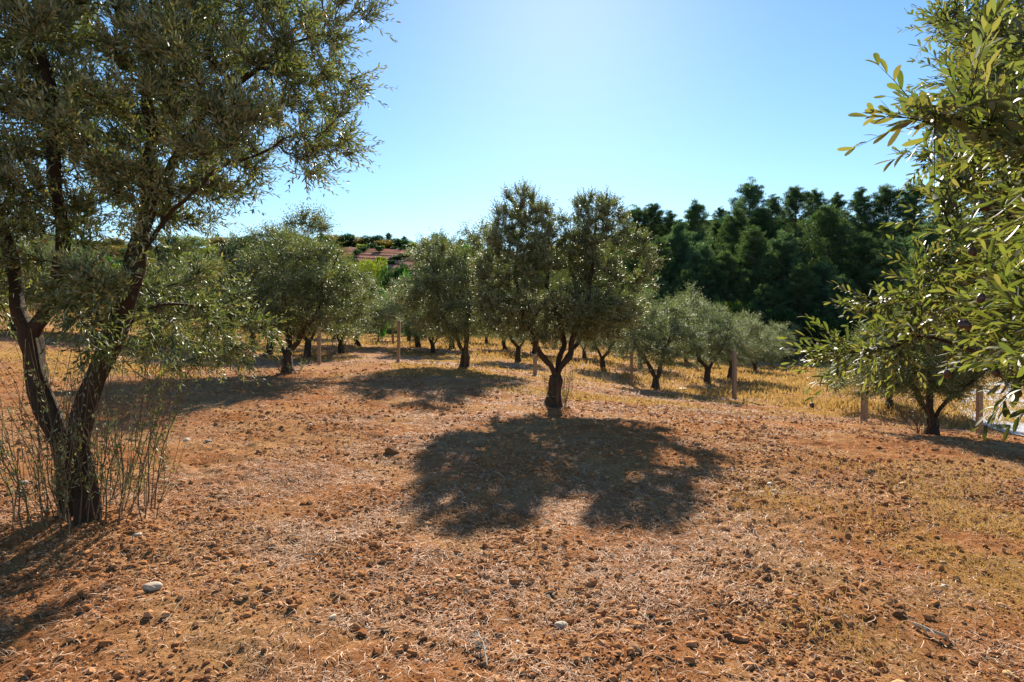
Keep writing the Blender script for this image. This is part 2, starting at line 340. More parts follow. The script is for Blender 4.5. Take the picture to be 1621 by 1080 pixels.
def colonise(sk, att, step, kill, infl, rng, iters=120, up=.05, noise_=.22):
    P = list(sk.p); par = list(sk.par); g = np.array(sk.grow)
    Pn = np.array(P); ok = np.where(g)[0]
    D = np.linalg.norm(att[:, None] - Pn[None, ok], axis=2); bi = ok[np.argmin(D, 1)]; bd = D.min(1)
    alive = np.ones(len(att), bool)
    for it in range(iters):
        alive &= bd > kill
        m_ = alive & (bd < infl)
        if not m_.any():
            if alive.any() and infl < 3: infl *= 1.3; continue
            break
        idx = np.where(m_)[0]; nodes = bi[idx]; vec = nrm(att[idx] - Pn[nodes])
        uq, inv = np.unique(nodes, return_inverse=True); acc = np.zeros((len(uq), 3)); np.add.at(acc, inv, vec)
        acc = nrm(acc) + rng.normal(0, noise_, acc.shape) + np.array([0, 0, up])
        new = Pn[uq] + nrm(acc) * step
        base = len(Pn); Pn = np.vstack([Pn, new]); par += list(uq)
        al = np.where(alive)[0]
        Dn = np.linalg.norm(att[al][:, None] - new[None], axis=2); j = Dn.argmin(1); dm = Dn[np.arange(len(al)), j]
        bet = dm < bd[al]; bd[al[bet]] = dm[bet]; bi[al[bet]] = base + j[bet]
        if len(Pn) > 14000: break
    return Pn, np.array(par)

def radii(P, par, tip, base_r, e=2.35):
    n = len(P); r = np.zeros(n); acc = np.zeros(n)
    for i in range(n - 1, -1, -1):
        r[i] = acc[i] ** (1 / e) if acc[i] > 0 else tip
        if par[i] >= 0: acc[par[i]] += r[i] ** e
    g = math.log(base_r / tip) / math.log(r[0] / tip)
    return tip * (r / tip) ** g

def tubes(P, par, r, rng, ks=(4, 9), thick=.03, gnarl=.16, flare=.5):
    n = len(P); par = np.asarray(par); d = np.zeros((n, 3)); hp = par >= 0
    d[hp] = P[hp] - P[par[hp]]; d = nrm(d); cnt = np.where(~hp)[0]
    best = np.full(n, -1); rr = np.zeros(n)
    for i in range(n):
        q = par[i]
        if q >= 0 and r[i] > rr[q]: rr[q] = r[i]; best[q] = i
    for i in cnt: d[i] = d[best[i]] if best[i] >= 0 else (0, 0, 1)
    db = d.copy(); has = best >= 0; db[has] = nrm(d[has] + d[best[has]])
    ref = np.array([.9, .42, .13]); Vs = []; Fs = []; off = 0
    seg = np.where(hp)[0]; big = r[seg] > thick
    for sel, k in ((seg[~big], ks[0]), (seg[big], ks[1])):
        if not len(sel): continue
        a = np.arange(k) / k * 2 * pi
        def ring(pi_, dd, rad):
            U = nrm(np.cross(dd, ref)); W = np.cross(dd, U); R = rad[:, None] * np.ones(k)
            if k > 5:
                z = pi_[:, 2:3]; R = R * (1 + gnarl * np.sin(3 * a + z * 3.1 + pi_[:, 0:1] * 2) + gnarl * .6 * np.sin(5 * a - z * 7) + gnarl * .5 * np.sin(2 * a + z * 11))
                R = R * (1 + flare * np.exp(-np.maximum(z, 0) / .13))
            return pi_[:, None] + U[:, None] * (np.cos(a) * R)[..., None] + W[:, None] * (np.sin(a) * R)[..., None]
        q = par[sel]; main = best[q] == sel
        r0 = np.where(main, r[q], np.minimum(r[q], r[sel] * 1.25)); d0 = np.where(main[:, None], db[q], d[sel])
        A = ring(P[q], d0, r0); B = ring(P[sel], db[sel], r[sel])
        V = np.concatenate([A, B], 1).reshape(-1, 3); o = (np.arange(len(sel)) * 2 * k)[:, None, None] + off
        f = np.array([[j, (j + 1) % k, k + (j + 1) % k, k + j] for j in range(k)]); Fs.append((f[None] + o).reshape(-1, 4))
        Vs.append(V); off += len(V)
    return np.vstack(Vs), np.vstack(Fs), d

def shoots(B, D, Ls, K, rng, leafL, leafW, kind, droop=.25, spread=.85, stem_r=.0016, stems=True, jit=.25):
    """leafy shoots: pairs of leaves along curved stems -> leaf mesh arrays and stem mesh arrays"""
    n = len(B); t = (np.arange(K) + .6) / K; side = nrm(np.cross(D, rng.normal(size=(n, 3)))); oth = np.cross(D, side)
    bend = side * rng.normal(0, .12, n)[:, None] + np.array([0, 0, -1.0]) * droop * rng.uniform(.2, 1.2, n)[:, None]
    pos = lambda tt: B[:, None] + D[:, None] * (tt[None, :, None] * Ls[:, None, None]) + bend[:, None] * (tt[None, :, None] ** 2 * Ls[:, None, None])
    Pp = pos(t); Tn = nrm(D[:, None] + 2 * bend[:, None] * t[None, :, None])
    Pp = np.repeat(Pp[:, :, None], 2, 2); Tn = np.repeat(Tn[:, :, None], 2, 2)
    alt = (np.arange(K) % 2)[None, :, None, None]; sgn = np.array([1, -1])[None, None, :, None]
    lat = np.where(alt == 0, side[:, None, None], oth[:, None, None]) * sgn + rng.normal(0, jit, Pp.shape)
    lat = nrm(lat); ang = spread * (1 - .45 * t)[None, :, None, None] * rng.uniform(.6, 1.25, Pp.shape[:3])[..., None]
    LD = nrm(Tn * np.cos(ang) + lat * np.sin(ang) + np.array([0, 0, .08])).reshape(-1, 3)
    Pp = Pp.reshape(-1, 3); keep = rng.random(len(Pp)) < .88
    nn = nrm(np.array([0, 0, 1.0]) + rng.normal(0, .55, LD.shape))
    size = (1 - .35 * t)[None, :, None] * rng.uniform(.65, 1.15, (n, K, 2)); size = size.reshape(-1)
    tree_r = np.clip((np.repeat(rng.random(n), K * 2) * .5 + rng.random(n * K * 2) * .5 - .5) * 1.7 + .47, 0, .94)
    odd = rng.random(len(tree_r)) > .985; tree_r[odd] = rng.uniform(.95, 1, odd.sum())
    V, Fc, rn = leaves(Pp[keep], LD[keep], nn[keep], (leafL * size)[keep], (leafW * np.sqrt(size))[keep], kind, rng, tree_r[keep])
    sV = sF = None
    if stems:
        m_ = 4; ts = np.linspace(0, 1, m_); C = pos(ts); a = np.arange(3) / 3 * 2 * pi
        R = stem_r * (1.15 - ts)[None, :, None, None]
        ringv = C[:, :, None] + (side[:, None, None] * np.cos(a)[None, None, :, None] + oth[:, None, None] * np.sin(a)[None, None, :, None]) * R
        sV = ringv.reshape(-1, 3); o = (np.arange(n) * m_ * 3)[:, None, None]
        f = np.array([[s * 3 + j, s * 3 + (j + 1) % 3, s * 3 + 3 + (j + 1) % 3, s * 3 + 3 + j] for s in range(m_ - 1) for j in range(3)])
        sF = (f[None] + o).reshape(-1, 4)
    return V, Fc, rn, sV, sF

def olive(sk, blobs, natt, step, kill, seed, base_r, nleafshoots, K, leafL, leafW, kind, mats, shootL=(.15, .35), stems=True, thr=.009, shell=.5, clump=.25, tip=.0024, extra=None, ks=(4, 9), droop=.25, up=.15, stem_r=.0016, near=None):
    rng = np.random.default_rng(seed)
    att = blob_points(blobs, natt, rng, shell, clump)
    P, par = colonise(sk, att, step, kill, 1.2, rng)
    r = radii(P, par, tip, base_r)
    V, Fc, d = tubes(P, par, r, rng, ks=ks)
    cand = np.where((r < thr) & (np.arange(len(P)) >= (0 if near is not None else len(sk.p))))[0]
    w = np.exp(-r[cand] / .006)
    if near is not None: w = w * np.where(np.linalg.norm(P[cand] - near, axis=1) < 1.95, 2.6, 1) * np.where(cand < len(sk.p), .3, 1)
    pick = rng.choice(cand, nleafshoots, p=w / w.sum())
    cen = np.array([b[:3] for b in blobs]).mean(0); outw = nrm(P[pick] - cen)
    D = nrm(d[pick] * .7 + outw * .35 + rng.normal(0, .55, (len(pick), 3)) + np.array([0, 0, up]))
    B = P[pick] + rng.normal(0, .01, (len(pick), 3)); Ls = rng.uniform(*shootL, len(pick))
    lV, lF, rn, sV, sF = shoots(B, D, Ls, K, rng, leafL, leafW, kind, droop=droop, stems=stems, stem_r=stem_r)
    if sV is not None:
        Fc = np.vstack([Fc, sF + len(V)]); V = np.vstack([V, sV])
    return mesh_np('trunk', V, [Fc], mats[0]), mesh_np('crown', lV, [lF], mats[1], attrs={'rnd': rn})

def sucker_mesh(n, rad, h, seed, leafL=.035, lean=.25, kind=1, lw=.009, sr=.006, cx=0, cy=0, leaf_density=1.0):
    """thin leafy shoots round the foot of a tree, each a part of its own"""
    rng = np.random.default_rng(seed); res = []
    for i in range(n):
        a = rng.uniform(0, 2 * pi); rr = rad * (.35 + .65 * rng.random()); b = np.array([cx + cos(a) * rr, cy + sin(a) * rr, -.04]); hh = h * rng.uniform(.4, 1.1)
        top = b + np.array([cos(a) * lean * hh * rng.uniform(.1, 1.5), sin(a) * lean * hh * rng.uniform(.1, 1.5), hh])
        q = limb([b, (b + top) / 2 + np.array([-cos(a), -sin(a), 0]) * .03 * hh + rng.normal(0, .05, 3) * hh, top], .09, rng, .022)
        bp, bpar, br = list(q), list(range(-1, len(q) - 1)), list(np.linspace(sr * rng.uniform(.6, 1.3), .0018, len(q))); LB, LD_, LL = [], [], []
        for _ in range(rng.integers(2, 6)):
            j = rng.integers(len(q) // 3, len(q) - 1); dd = nrm(nrm(q[j] - q[j - 1]) + rng.normal(0, .45, 3)); l_ = rng.uniform(.12, .35) * h; pp = j
            for s in range(1, 5): bp.append(q[j] + dd * l_ * s / 4 + np.array([0, 0, .015 * s * s])); bpar.append(pp); pp = len(bp) - 1; br.append(.002)
            LB.append(q[j]); LD_.append(dd); LL.append(l_)
        j = int(len(q) * .45); LB.append(q[j]); LD_.append(nrm(q[-1] - q[j])); LL.append(np.linalg.norm(q[-1] - q[j]))
        v, f, _ = tubes(np.array(bp), bpar, np.array(br), rng, ks=(5, 5), flare=0)
        LB, LD_, LL = map(np.array, (LB, LD_, LL)); keep = rng.random(len(LB)) < leaf_density; FS = [f]; rn = np.zeros(len(v)); nl = 0
        if keep.any():
            lV, lF, lr, _, _ = shoots(LB[keep], LD_[keep], LL[keep], 7, rng, leafL, lw, kind, droop=.0, stems=False)
            FS.append(lF + len(v)); v = np.vstack([v, lV]); rn = np.r_[rn, lr]; nl = len(lF)
        me = mesh_np('basal_shoot', v, FS, M_SHOOT, attrs={'rnd': rn}); me.materials.append(M_OLIVE)
        mi = np.zeros(len(me.polygons), np.int32)
        if nl: mi[-nl:] = 1
        me.polygons.foreach_set('material_index', mi); res.append(('basal_shoot', me))
    return res

def tree_thing(name, loc, label, cat, group, parts, rz=0, s=1.0):
    e = link(name, None, None, loc, rz, s); tag(e, label, cat, group)
    for nm, me in parts: link(nm, me, e)
    return e
def copy_tree(src, loc, rz, s, label, group=None):
    c = src.copy(); col.objects.link(c); c.location = loc; c.rotation_euler = (0, 0, rz); c.scale = (s, s, s) if np.isscalar(s) else s
    c['label'] = label
    if group: c['group'] = group
    for ch in list(src.children):
        k = ch.copy(); col.objects.link(k); k.parent = c
    return c
GZ = lambda x, y: float(ground(x, y))
def topz(me):
    a = np.empty(len(me.vertices) * 3, np.float32); me.vertices.foreach_get('co', a); return float(np.percentile(a[2::3], 99.6))

# ------------------------------------------------------------------ the big olive tree at the left
bx, by = -3.5, 4.75
rng = np.random.default_rng(3); sk = Skel()
R3 = lambda lst: [(x - bx, y - by, z) for x, y, z in lst]
t1 = limb(R3([(-3.5, 4.75, -.1), (-3.54, 4.75, .5), (-3.68, 4.72, 1.05), (-3.80, 4.7, 1.6)]), .1, rng, .012); i1 = sk.add(t1, -1, 9)
fa = limb(R3([(-3.80, 4.7, 1.6), (-3.95, 4.75, 2.1), (-4.25, 4.9, 2.8), (-4.5, 5.0, 3.5)]), .1, rng)[1:]; sk.add(fa, i1[-1], 1.9)
fb = limb(R3([(-3.80, 4.7, 1.5), (-3.55, 4.65, 1.85), (-3.35, 4.5, 2.4), (-3.3, 4.3, 3.2), (-3.4, 4.2, 3.9)]), .1, rng)[1:]; sk.add(fb, i1[-2], 1.9)
t2 = limb(R3([(-3.28, 4.6, .0), (-3.27, 4.6, .3), (-3.33, 4.6, .75), (-3.16, 4.6, 1.25), (-2.98, 4.65, 1.9), (-2.88, 4.7, 2.4)]), .1, rng, .012); i2 = sk.add(t2, i1[0], 1.75)
fc_ = limb(R3([(-2.88, 4.7, 2.4), (-2.84, 4.75, 3.0), (-2.9, 4.8, 3.8), (-2.8, 4.9, 4.5)]), .1, rng)[1:]; sk.add(fc_, i2[-1], 2)
fd = limb(R3([(-2.9, 4.7, 2.25), (-2.6, 4.55, 2.85), (-2.2, 4.45, 3.25), (-1.75, 4.4, 3.6), (-1.4, 4.4, 3.75)]), .1, rng)[1:]; sk.add(fd, i2[-2], 2)
fg = limb(R3([(-3.0, 4.6, 1.7), (-2.85, 4.4, 1.95), (-2.6, 4.25, 1.9), (-2.4, 4.2, 1.7)]), .1, rng)[1:]; sk.add(fg, i2[-5], 1.7)
fe = limb(R3([(-2.93, 4.65, 2.1), (-2.5, 4.4, 2.45), (-2.1, 4.3, 2.75), (-1.6, 4.3, 2.95)]), .1, rng)[1:]; sk.add(fe, i2[-4], 2)
ff = limb(R3([(-3.1, 4.6, 1.5), (-2.95, 4.9, 1.8), (-2.75, 5.3, 1.8), (-2.5, 5.5, 1.6)]), .1, rng)[1:]; sk.add(ff, i2[-7], 1.7)
BL = R3([(-3.7, 4.7, 3.3), (-2.25, 4.55, 3.25), (-2.85, 5.5, 1.6), (-2.90, 4.25, 1.76), (-4.15, 4.5, 2.15), (-4.9, 4.7, 2.5), (-3.1, 4.6, 4.5), (-2.45, 4.4, 2.05), (-1.6, 4.5, 3.9), (-3.9, 4.3, 2.2)])
BR = [(1.9, 1.4, 1.2), (1.15, 1.1, .85), (.75, .75, .45), (.72, .45, .50), (.6, .45, .36), (1.2, 1.1, 1.0), (1.8, 1.4, .9), (.42, .4, .25), (.75, .7, .5), (.8, .6, .55)]
blobs = [(*b, *r_) for b, r_ in zip(BL, BR)]
tr, cr = olive(sk, blobs, 3600, .11, .2, 21, .114, 15500, 7, .072, .0150, 1, (M_BARK, M_OLIVE), shootL=(.12, .36), clump=.37, up=.25, droop=.0, ks=(4, 14))
sh = sucker_mesh(58, .5, 1.35, 31, cx=.14, leafL=.045, lw=.012, leaf_density=1.0, lean=.24, sr=.0065)
tree_thing('olive_tree', (bx, by, GZ(bx, by)), 'large twin-trunk olive tree with thin suckers round its base, filling the left of the photo', 'olive tree', 'olive trees of the grove',
           [('trunk', tr), ('crown', cr)] + sh)

# ------------------------------------------------------------------ the olive tree at the right edge, its sprays close to the camera
bx, by = 3.3, 2.5
rng = np.random.default_rng(5); sk = Skel()
t1 = limb(R3([(3.3, 2.5, -.1), (3.25, 2.5, .5), (3.1, 2.5, 1.0)]), .1, rng, .012); i1 = sk.add(t1, -1, 9)
def lb(lst, j, gz_=1.1, pr=None):
    q = limb(R3(lst), .07, rng, .012)[1:]; return sk.add(q, i1[j] if pr is None else pr, gz_)
lb([(3.1, 2.5, 1.0), (3.0, 2.7, 1.8), (2.9, 2.9, 2.6), (2.9, 3.0, 3.4)], -1)
ja = lb([(3.1, 2.5, .9), (2.7, 2.2, 1.4), (2.2, 1.9, 1.75), (1.5, 1.45, 1.92), (1.05, 1.22, 1.95)], -2)
lb([(2.2, 1.9, 1.75), (1.6, 1.5, 1.6), (1.3, 1.35, 1.55), (1.2, 1.3, 1.50)], 0, pr=ja[len(ja) // 2])
lb([(1.5, 1.45, 1.92), (1.2, 1.35, 2.02), (1.0, 1.3, 2.02), (.86, 1.25, 2.04)], 0, pr=ja[int(len(ja) * .75)])
lb([(3.1, 2.5, .8), (2.6, 2.5, 1.2), (2.1, 2.5, 1.45), (1.6, 2.45, 1.58)], -3)
blobs = [(*q, *r_, *w_) for q, r_, w_ in zip(R3([(3.2, 2.9, 3.0), (2.4, 2.4, 2.05), (2.3, 2.6, 1.66), (1.62, 1.6, 1.82), (1.2, 1.3, 1.52), (.95, 1.3, 2.03), (1.05, 1.2, 1.78), (2.6, 2.8, 2.5), (1.9, 1.9, 2.5), (1.95, 2.2, 1.66), (1.8, 1.65, 1.6), (1.34, 2.45, 1.50), (2.6, 2.3, 1.3), (1.45, 1.45, 1.56), (1.5, 1.5, 1.66)]),
         [(1.15, .9, 1.2), (.75, .6, .6), (.85, .5, .22), (.42, .28, .42), (.16, .12, .08), (.13, .10, .14), (.18, .14, .30), (.7, .6, .5), (.5, .4, .4), (.5, .4, .18), (.4, .3, .2), (.2, .22, .09), (.5, .3, .3), (.24, .2, .2), (.3, .25, .3)], [(.8,), (1,), (1,), (1.2,), (25,), (60,), (12,), (.8,), (1,), (1,), (1,), (7,), (1,), (6,), (4,)])]
tr, cr = olive(sk, blobs, 2300, .075, .14, 22, .11, 9200, 7, .056, .0128, 2, (M_BARK, M_OLIVE_NEAR), shootL=(.12, .26), clump=.36, tip=.0018, thr=.008, droop=.03, ks=(5, 10), up=.05, near=np.array([-3.3, -2.5, 1.6]))
rt = tree_thing('olive_tree', (bx, by, GZ(bx, by)), 'close olive tree with ripening olives, its leafy sprays hanging in from the right edge', 'olive tree', 'olive trees of the grove',
                [('trunk', tr), ('crown', cr)])
# fruit, each hanging by its own stalk
th = np.linspace(0, pi, 9); ph = np.arange(12) / 12 * 2 * pi; fv = []
for a in th:
    for b_ in ph: fv.append((.0088 * sin(a) * cos(b_) * (1 - .06 * cos(a)), .0088 * sin(a) * sin(b_), -.018 + .0125 * cos(a)))
o0 = len(fv)
for z in (0.012, -.006):
    for b_ in range(4): fv.append((.0009 * cos(b_ * pi / 2), .0009 * sin(b_ * pi / 2), z))
ffc = [[i * 12 + j, i * 12 + (j + 1) % 12, (i + 1) * 12 + (j + 1) % 12, (i + 1) * 12 + j] for i in range(8) for j in range(12)] + [[o0 + j, o0 + (j + 1) % 4, o0 + 4 + (j + 1) % 4, o0 + 4 + j] for j in range(4)]
fme = mesh_np('olive_fruit', fv, [np.array(ffc)], M_FRUIT)
TV = np.empty(len(tr.vertices) * 3, np.float32); tr.vertices.foreach_get('co', TV); TV = TV.reshape(-1, 3)
for (u, v_, d) in ((1450, 293, 1.5), (1456, 298, 1.55), (1474, 425, 1.35), (1466, 430, 1.36), (1462, 448, 1.34), (1472, 452, 1.37), (1598, 493, 1.3), (1550, 545, 1.4), (1434, 555, 1.5), (1555, 400, 1.6),
                   (1317, 638, 2.3), (1305, 632, 2.3), (1610, 625, 1.5), (1520, 370, 1.6)):
    q = at(u, v_, d) - np.array([bx, by, GZ(bx, by)]); q = TV[np.argmin(np.linalg.norm(TV - q, axis=1) + 10 * (np.linalg.norm(TV - q, axis=1) < 0))]
    f = link('olive_fruit', fme, rt, tuple(q - np.array([0, 0, .008])), RNG.uniform(0, 6), RNG.uniform(.75, 1.05))
    f.rotation_euler = (RNG.normal(0, .3), RNG.normal(0, .3), 0)

# ------------------------------------------------------------------ the centre olive tree
bx, by, _ = ground_at(875, 645); bz = GZ(bx, by); kx = by / F
def Q(u, v_, dy=0): return ((u - CX) * kx - bx, dy, EYE + (HV - v_) * kx - bz)
rng = np.random.default_rng(8); sk = Skel()
t1 = limb([(0, 0, -.1), Q(876, 620), Q(880, 598)], .1, rng, .01); i1 = sk.add(t1, -1, 9)
for pts in ([Q(880, 598), Q(862, 565, -.1), Q(842, 535, -.2), Q(826, 495, -.2), Q(815, 440, -.2), Q(820, 380, -.2)],
            [Q(880, 598), Q(888, 565, .1), Q(896, 535, .2), Q(880, 480, .2), Q(865, 420, .3), Q(850, 350, .2)],
            [Q(880, 598), Q(903, 570, -.1), Q(905, 540, -.1), Q(925, 490, -.2), Q(940, 420, -.2), Q(945, 340, -.2)],
            [Q(885, 590), Q(905, 560, .3), Q(935, 520, .5), Q(975, 480, .5), Q(1000, 440, .4)]):
    sk.add(limb(pts, .1, rng, .03)[1:], i1[-1], .9)
def QB(u, v_, dy, ru, ry, rv, w=1): return (*Q(u, v_, dy), ru * kx, ry, rv * kx, w)
blobs = [QB(828, 400, -.1, 66, 1.0, 98), QB(942, 393, .1, 62, 1.0, 94), QB(898, 496, .4, 132, 1.6, 44), QB(792, 500, -.3, 42, .7, 42), QB(960, 508, -.1, 48, .6, 34), QB(870, 520, -.5, 50, .4, 24), QB(1012, 425, -.1, 32, .45, 60, .9), QB(778, 430, 0, 30, .7, 62)]
tr, cr = olive(sk, blobs, 3000, .11, .19, 23, .13, 16500, 6, .070, .020, 0, (M_BARK, M_OLIVE), shootL=(.12, .32), clump=.33, up=.3, droop=.02, ks=(4, 12), stem_r=.002)
sh = sucker_mesh(18, .22, .75, 33, cx=.12, leafL=.04, kind=0, leaf_density=.25, lw=.012, lean=.5)
tree_thing('olive_tree', (bx, by, bz), 'broad olive tree alone on the tilled soil in the middle, casting a large dark shadow', 'olive tree', 'olive trees of the grove',
           [('trunk', tr), ('crown', cr)] + sh)

# ------------------------------------------------------------------ grove olive kinds, built once, copied after
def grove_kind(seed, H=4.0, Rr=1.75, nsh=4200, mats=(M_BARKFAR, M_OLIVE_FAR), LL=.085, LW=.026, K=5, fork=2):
    rng = np.random.default_rng(seed); sk = Skel(); fz = rng.uniform(.35, .6)
    t1 = limb([(0, 0, -.15), (rng.normal(0, .05), rng.normal(0, .05), fz)], .14, rng, .02); i1 = sk.add(t1, -1, 9)
    a0 = rng.uniform(0, 6.28)
    for i in range(fork + 1):
        a = a0 + i * 2 * pi / (fork + 1) + rng.normal(0, .3); l = rng.uniform(.5, .8) * Rr
        sk.add(limb([t1[-1], (cos(a) * .3, sin(a) * .3, fz + .6), (cos(a) * l * .7, sin(a) * l * .7, fz + 1.4), (cos(a) * l, sin(a) * l, H * .72)], .14, rng, .04)[1:], i1[-1], .95)
    bl = [(0, 0, H * .47, Rr * .95, Rr * .95, H * .27)]
    for i in range(9):
        a = i * .7 * pi + rng.normal(0, .5); q = rng.uniform(.3, .85) * Rr; bl.append((cos(a) * q, sin(a) * q, H * rng.uniform(.30, .86), Rr * rng.uniform(.25, .48), Rr * rng.uniform(.25, .48), H * rng.uniform(.10, .2)))
    return olive(sk, bl, 1300, .15, .26, seed + 50, .11, nsh, K, LL, LW, 0, mats, shootL=(.2, .5), up=.3, droop=.03, clump=.34, stems=False, tip=.004, thr=.016, ks=(3, 8))
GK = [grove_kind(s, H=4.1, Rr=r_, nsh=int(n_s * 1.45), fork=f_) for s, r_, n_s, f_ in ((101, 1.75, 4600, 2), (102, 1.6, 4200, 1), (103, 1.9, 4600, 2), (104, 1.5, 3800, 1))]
GS = [sucker_mesh(7, .2, .7, 41 + i, leafL=.06, kind=0, lw=.02, sr=.008, leaf_density=.3, lean=.4) for i in range(2)]
GN = [grove_kind(s, H=4.3, Rr=1.75, nsh=12500, mats=(M_BARK, M_OLIVE), LL=.075, LW=.021, K=6, fork=2) for s in (111, 112)]
grp = 'olive trees of the grove'
near = [ # u, v, v_top, kind, rz, label, widen
 (458, 592, 348, 0, .4, 'dark olive tree just right of the big twin-trunk one, before the fence posts', 1.12),
 (735, 583, 372, 1, 2.2, 'grey-green olive tree with forked dark trunk left of the broad middle tree', 1.12)]
for u, v_, vt, k, rz, lab, w in near:
    x, y, z = ground_at(u, v_); s = (v_ - vt) * y / F / topz(GN[k][1])
    e = tree_thing('olive_tree', (x, y, GZ(x, y)), lab, 'olive tree', grp, [('trunk', GN[k][0]), ('crown', GN[k][1])] + GS[k], rz, (s * w, s * w, s))
KIND = {}
far = [
 (1037, 617, 458, 1, .6, 'small olive tree with a V-shaped trunk, first to the right of the broad middle tree', 1.0),
 (1120, 607, 468, 3, 1.3, 'leafy olive tree between the V-trunk tree and the tall right-hand post', 1.0),
 (1155, 600, 486, 0, 2.0, 'silvery olive tree directly behind the tall right-hand concrete post', 1.0),
 (1195, 590, 505, 2, 2.9, 'small olive tree third from the end of the right-hand row', 1.0),
 (1222, 582, 511, 1, 3.6, 'small olive tree second from the end of the right-hand row', 1.0),
 (1243, 573, 516, 3, 4.2, 'smallest olive tree at the far end of the right-hand row', 1.0),
 (954, 584, 478, 3, 5.1, 'olive tree with stout dark trunk showing under the right side of the middle tree', 1.1),
 (1014, 580, 486, 2, .2, 'olive tree half hidden behind the V-trunk tree', 1.0),
 (1060, 573, 497, 0, 1.1, 'distant olive tree seen past the right side of the V-trunk tree', 1.0),
 (1088, 575, 500, 1, 1.9, 'distant olive tree in the gap left of the leafy right-hand tree', 1.0),
 (685, 560, 452, 2, 3.0, 'short olive tree behind the tall post left of centre', 1.0),
 (715, 552, 445, 1, 4.4, 'olive tree behind the forked grey-green one', 1.0),
 (567, 548, 438, 0, .9, 'tall grey olive tree behind the gap right of the dark left olive', 1.15),
 (487, 566, 418, 3, 1.7, 'olive tree right behind the dark left olive tree', 1.0),
 (648, 541, 452, 3, 2.5, 'distant olive tree above the golden grass left of the tall post', 1.0),
 (400, 545, 425, 2, 5.6, 'olive tree behind the thin low branch of the big left tree', 1.1),
 (330, 540, 418, 1, 5.0, 'olive tree behind the hanging foliage of the big left tree', 1.0),
 (245, 538, 405, 0, 3.9, 'olive tree on the rise behind the right trunk of the big left tree', 1.0),
 (150, 533, 395, 3, 3.2, 'olive tree on the rise between the two trunks of the big left tree', 1.0),
 (20, 524, 372, 2, .5, 'olive tree at the left edge on the rise beyond the big tree', 1.0),
 (-70, 520, 360, 1, .5, 'olive tree just beyond the left edge on the rise', 1.0),
 (800, 553, 462, 0, .3, 'olive tree under the left side of the broad middle tree', 1.0),
 (845, 560, 470, 1, .8, 'olive tree just left of the broad middle tree trunk, far behind it', 1.0),
 (925, 566, 478, 2, 1.4, 'olive tree just right of the broad middle tree trunk, far behind it', 1.0),
 (985, 562, 490, 3, 2.1, 'faint olive tree between the middle tree and the V-trunk tree', 1.0),
 (770, 545, 470, 2, 2.6, 'far olive tree right of the forked grey-green one', 1.0),
 (1410, 650, 520, 2, 1.2, 'dense olive tree half hidden behind the close right-hand sprays', 1.05),
 (1150, 574, 508, 2, .2, 'far olive tree seen between two trunks of the right-hand row', 1.0),
 (880, 550, 480, 3, .2, 'far olive tree in line with the broad middle tree trunk', 1.0),
 (540, 560, 425, 2, 1.9, 'olive tree between the dark left olive and the tall grey one', 1.0),
 (425, 560, 410, 0, 2.9, 'olive tree whose crown meets the dark left olive from behind', 1.1),
 (662, 549, 430, 0, 5.3, 'olive tree closing the gap behind the tall post left of centre', 1.0),
 (820, 572, 450, 3, 1.3, 'olive tree filling the gap between the forked and the broad middle one', 1.0),
 (360, 552, 400, 3, 0.7, 'olive tree half hidden behind the right sprays of the big left tree', 1.1),
 (530, 537, 440, 1, 1.0, 'far olive tree over the golden grass beside the second left post', 1.0),
 (605, 532, 455, 1, 4.0, 'far grey olive tree left of the bright green bush', 1.0),
 (1180, 566, 512, 0, 4.7, 'faint olive tree at the back of the right-hand row', 1.0),
]
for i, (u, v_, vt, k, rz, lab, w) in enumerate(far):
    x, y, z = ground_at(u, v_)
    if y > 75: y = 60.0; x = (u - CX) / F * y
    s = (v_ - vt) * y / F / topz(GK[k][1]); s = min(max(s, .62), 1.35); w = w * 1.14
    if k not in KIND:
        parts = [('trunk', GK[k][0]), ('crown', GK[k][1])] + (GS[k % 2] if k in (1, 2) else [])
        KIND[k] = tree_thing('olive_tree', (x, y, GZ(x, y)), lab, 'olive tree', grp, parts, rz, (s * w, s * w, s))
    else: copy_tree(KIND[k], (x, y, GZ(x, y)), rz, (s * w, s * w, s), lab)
# the tree low on the right with a fan of suckers
x, y, z = ground_at(1475, 688)
sh = sucker_mesh(30, .2, 1.0, 55, cx=.15, leafL=.04, kind=0, leaf_density=.15, lean=.75)
tree_thing('olive_tree', (x, y, GZ(x, y)), 'olive tree with a fan of bare suckers, low on the right before the pale road', 'olive tree', grp,
           [('trunk', GN[0][0]), ('crown', GN[0][1])] + sh, 2.4, (.85, .85, .66))

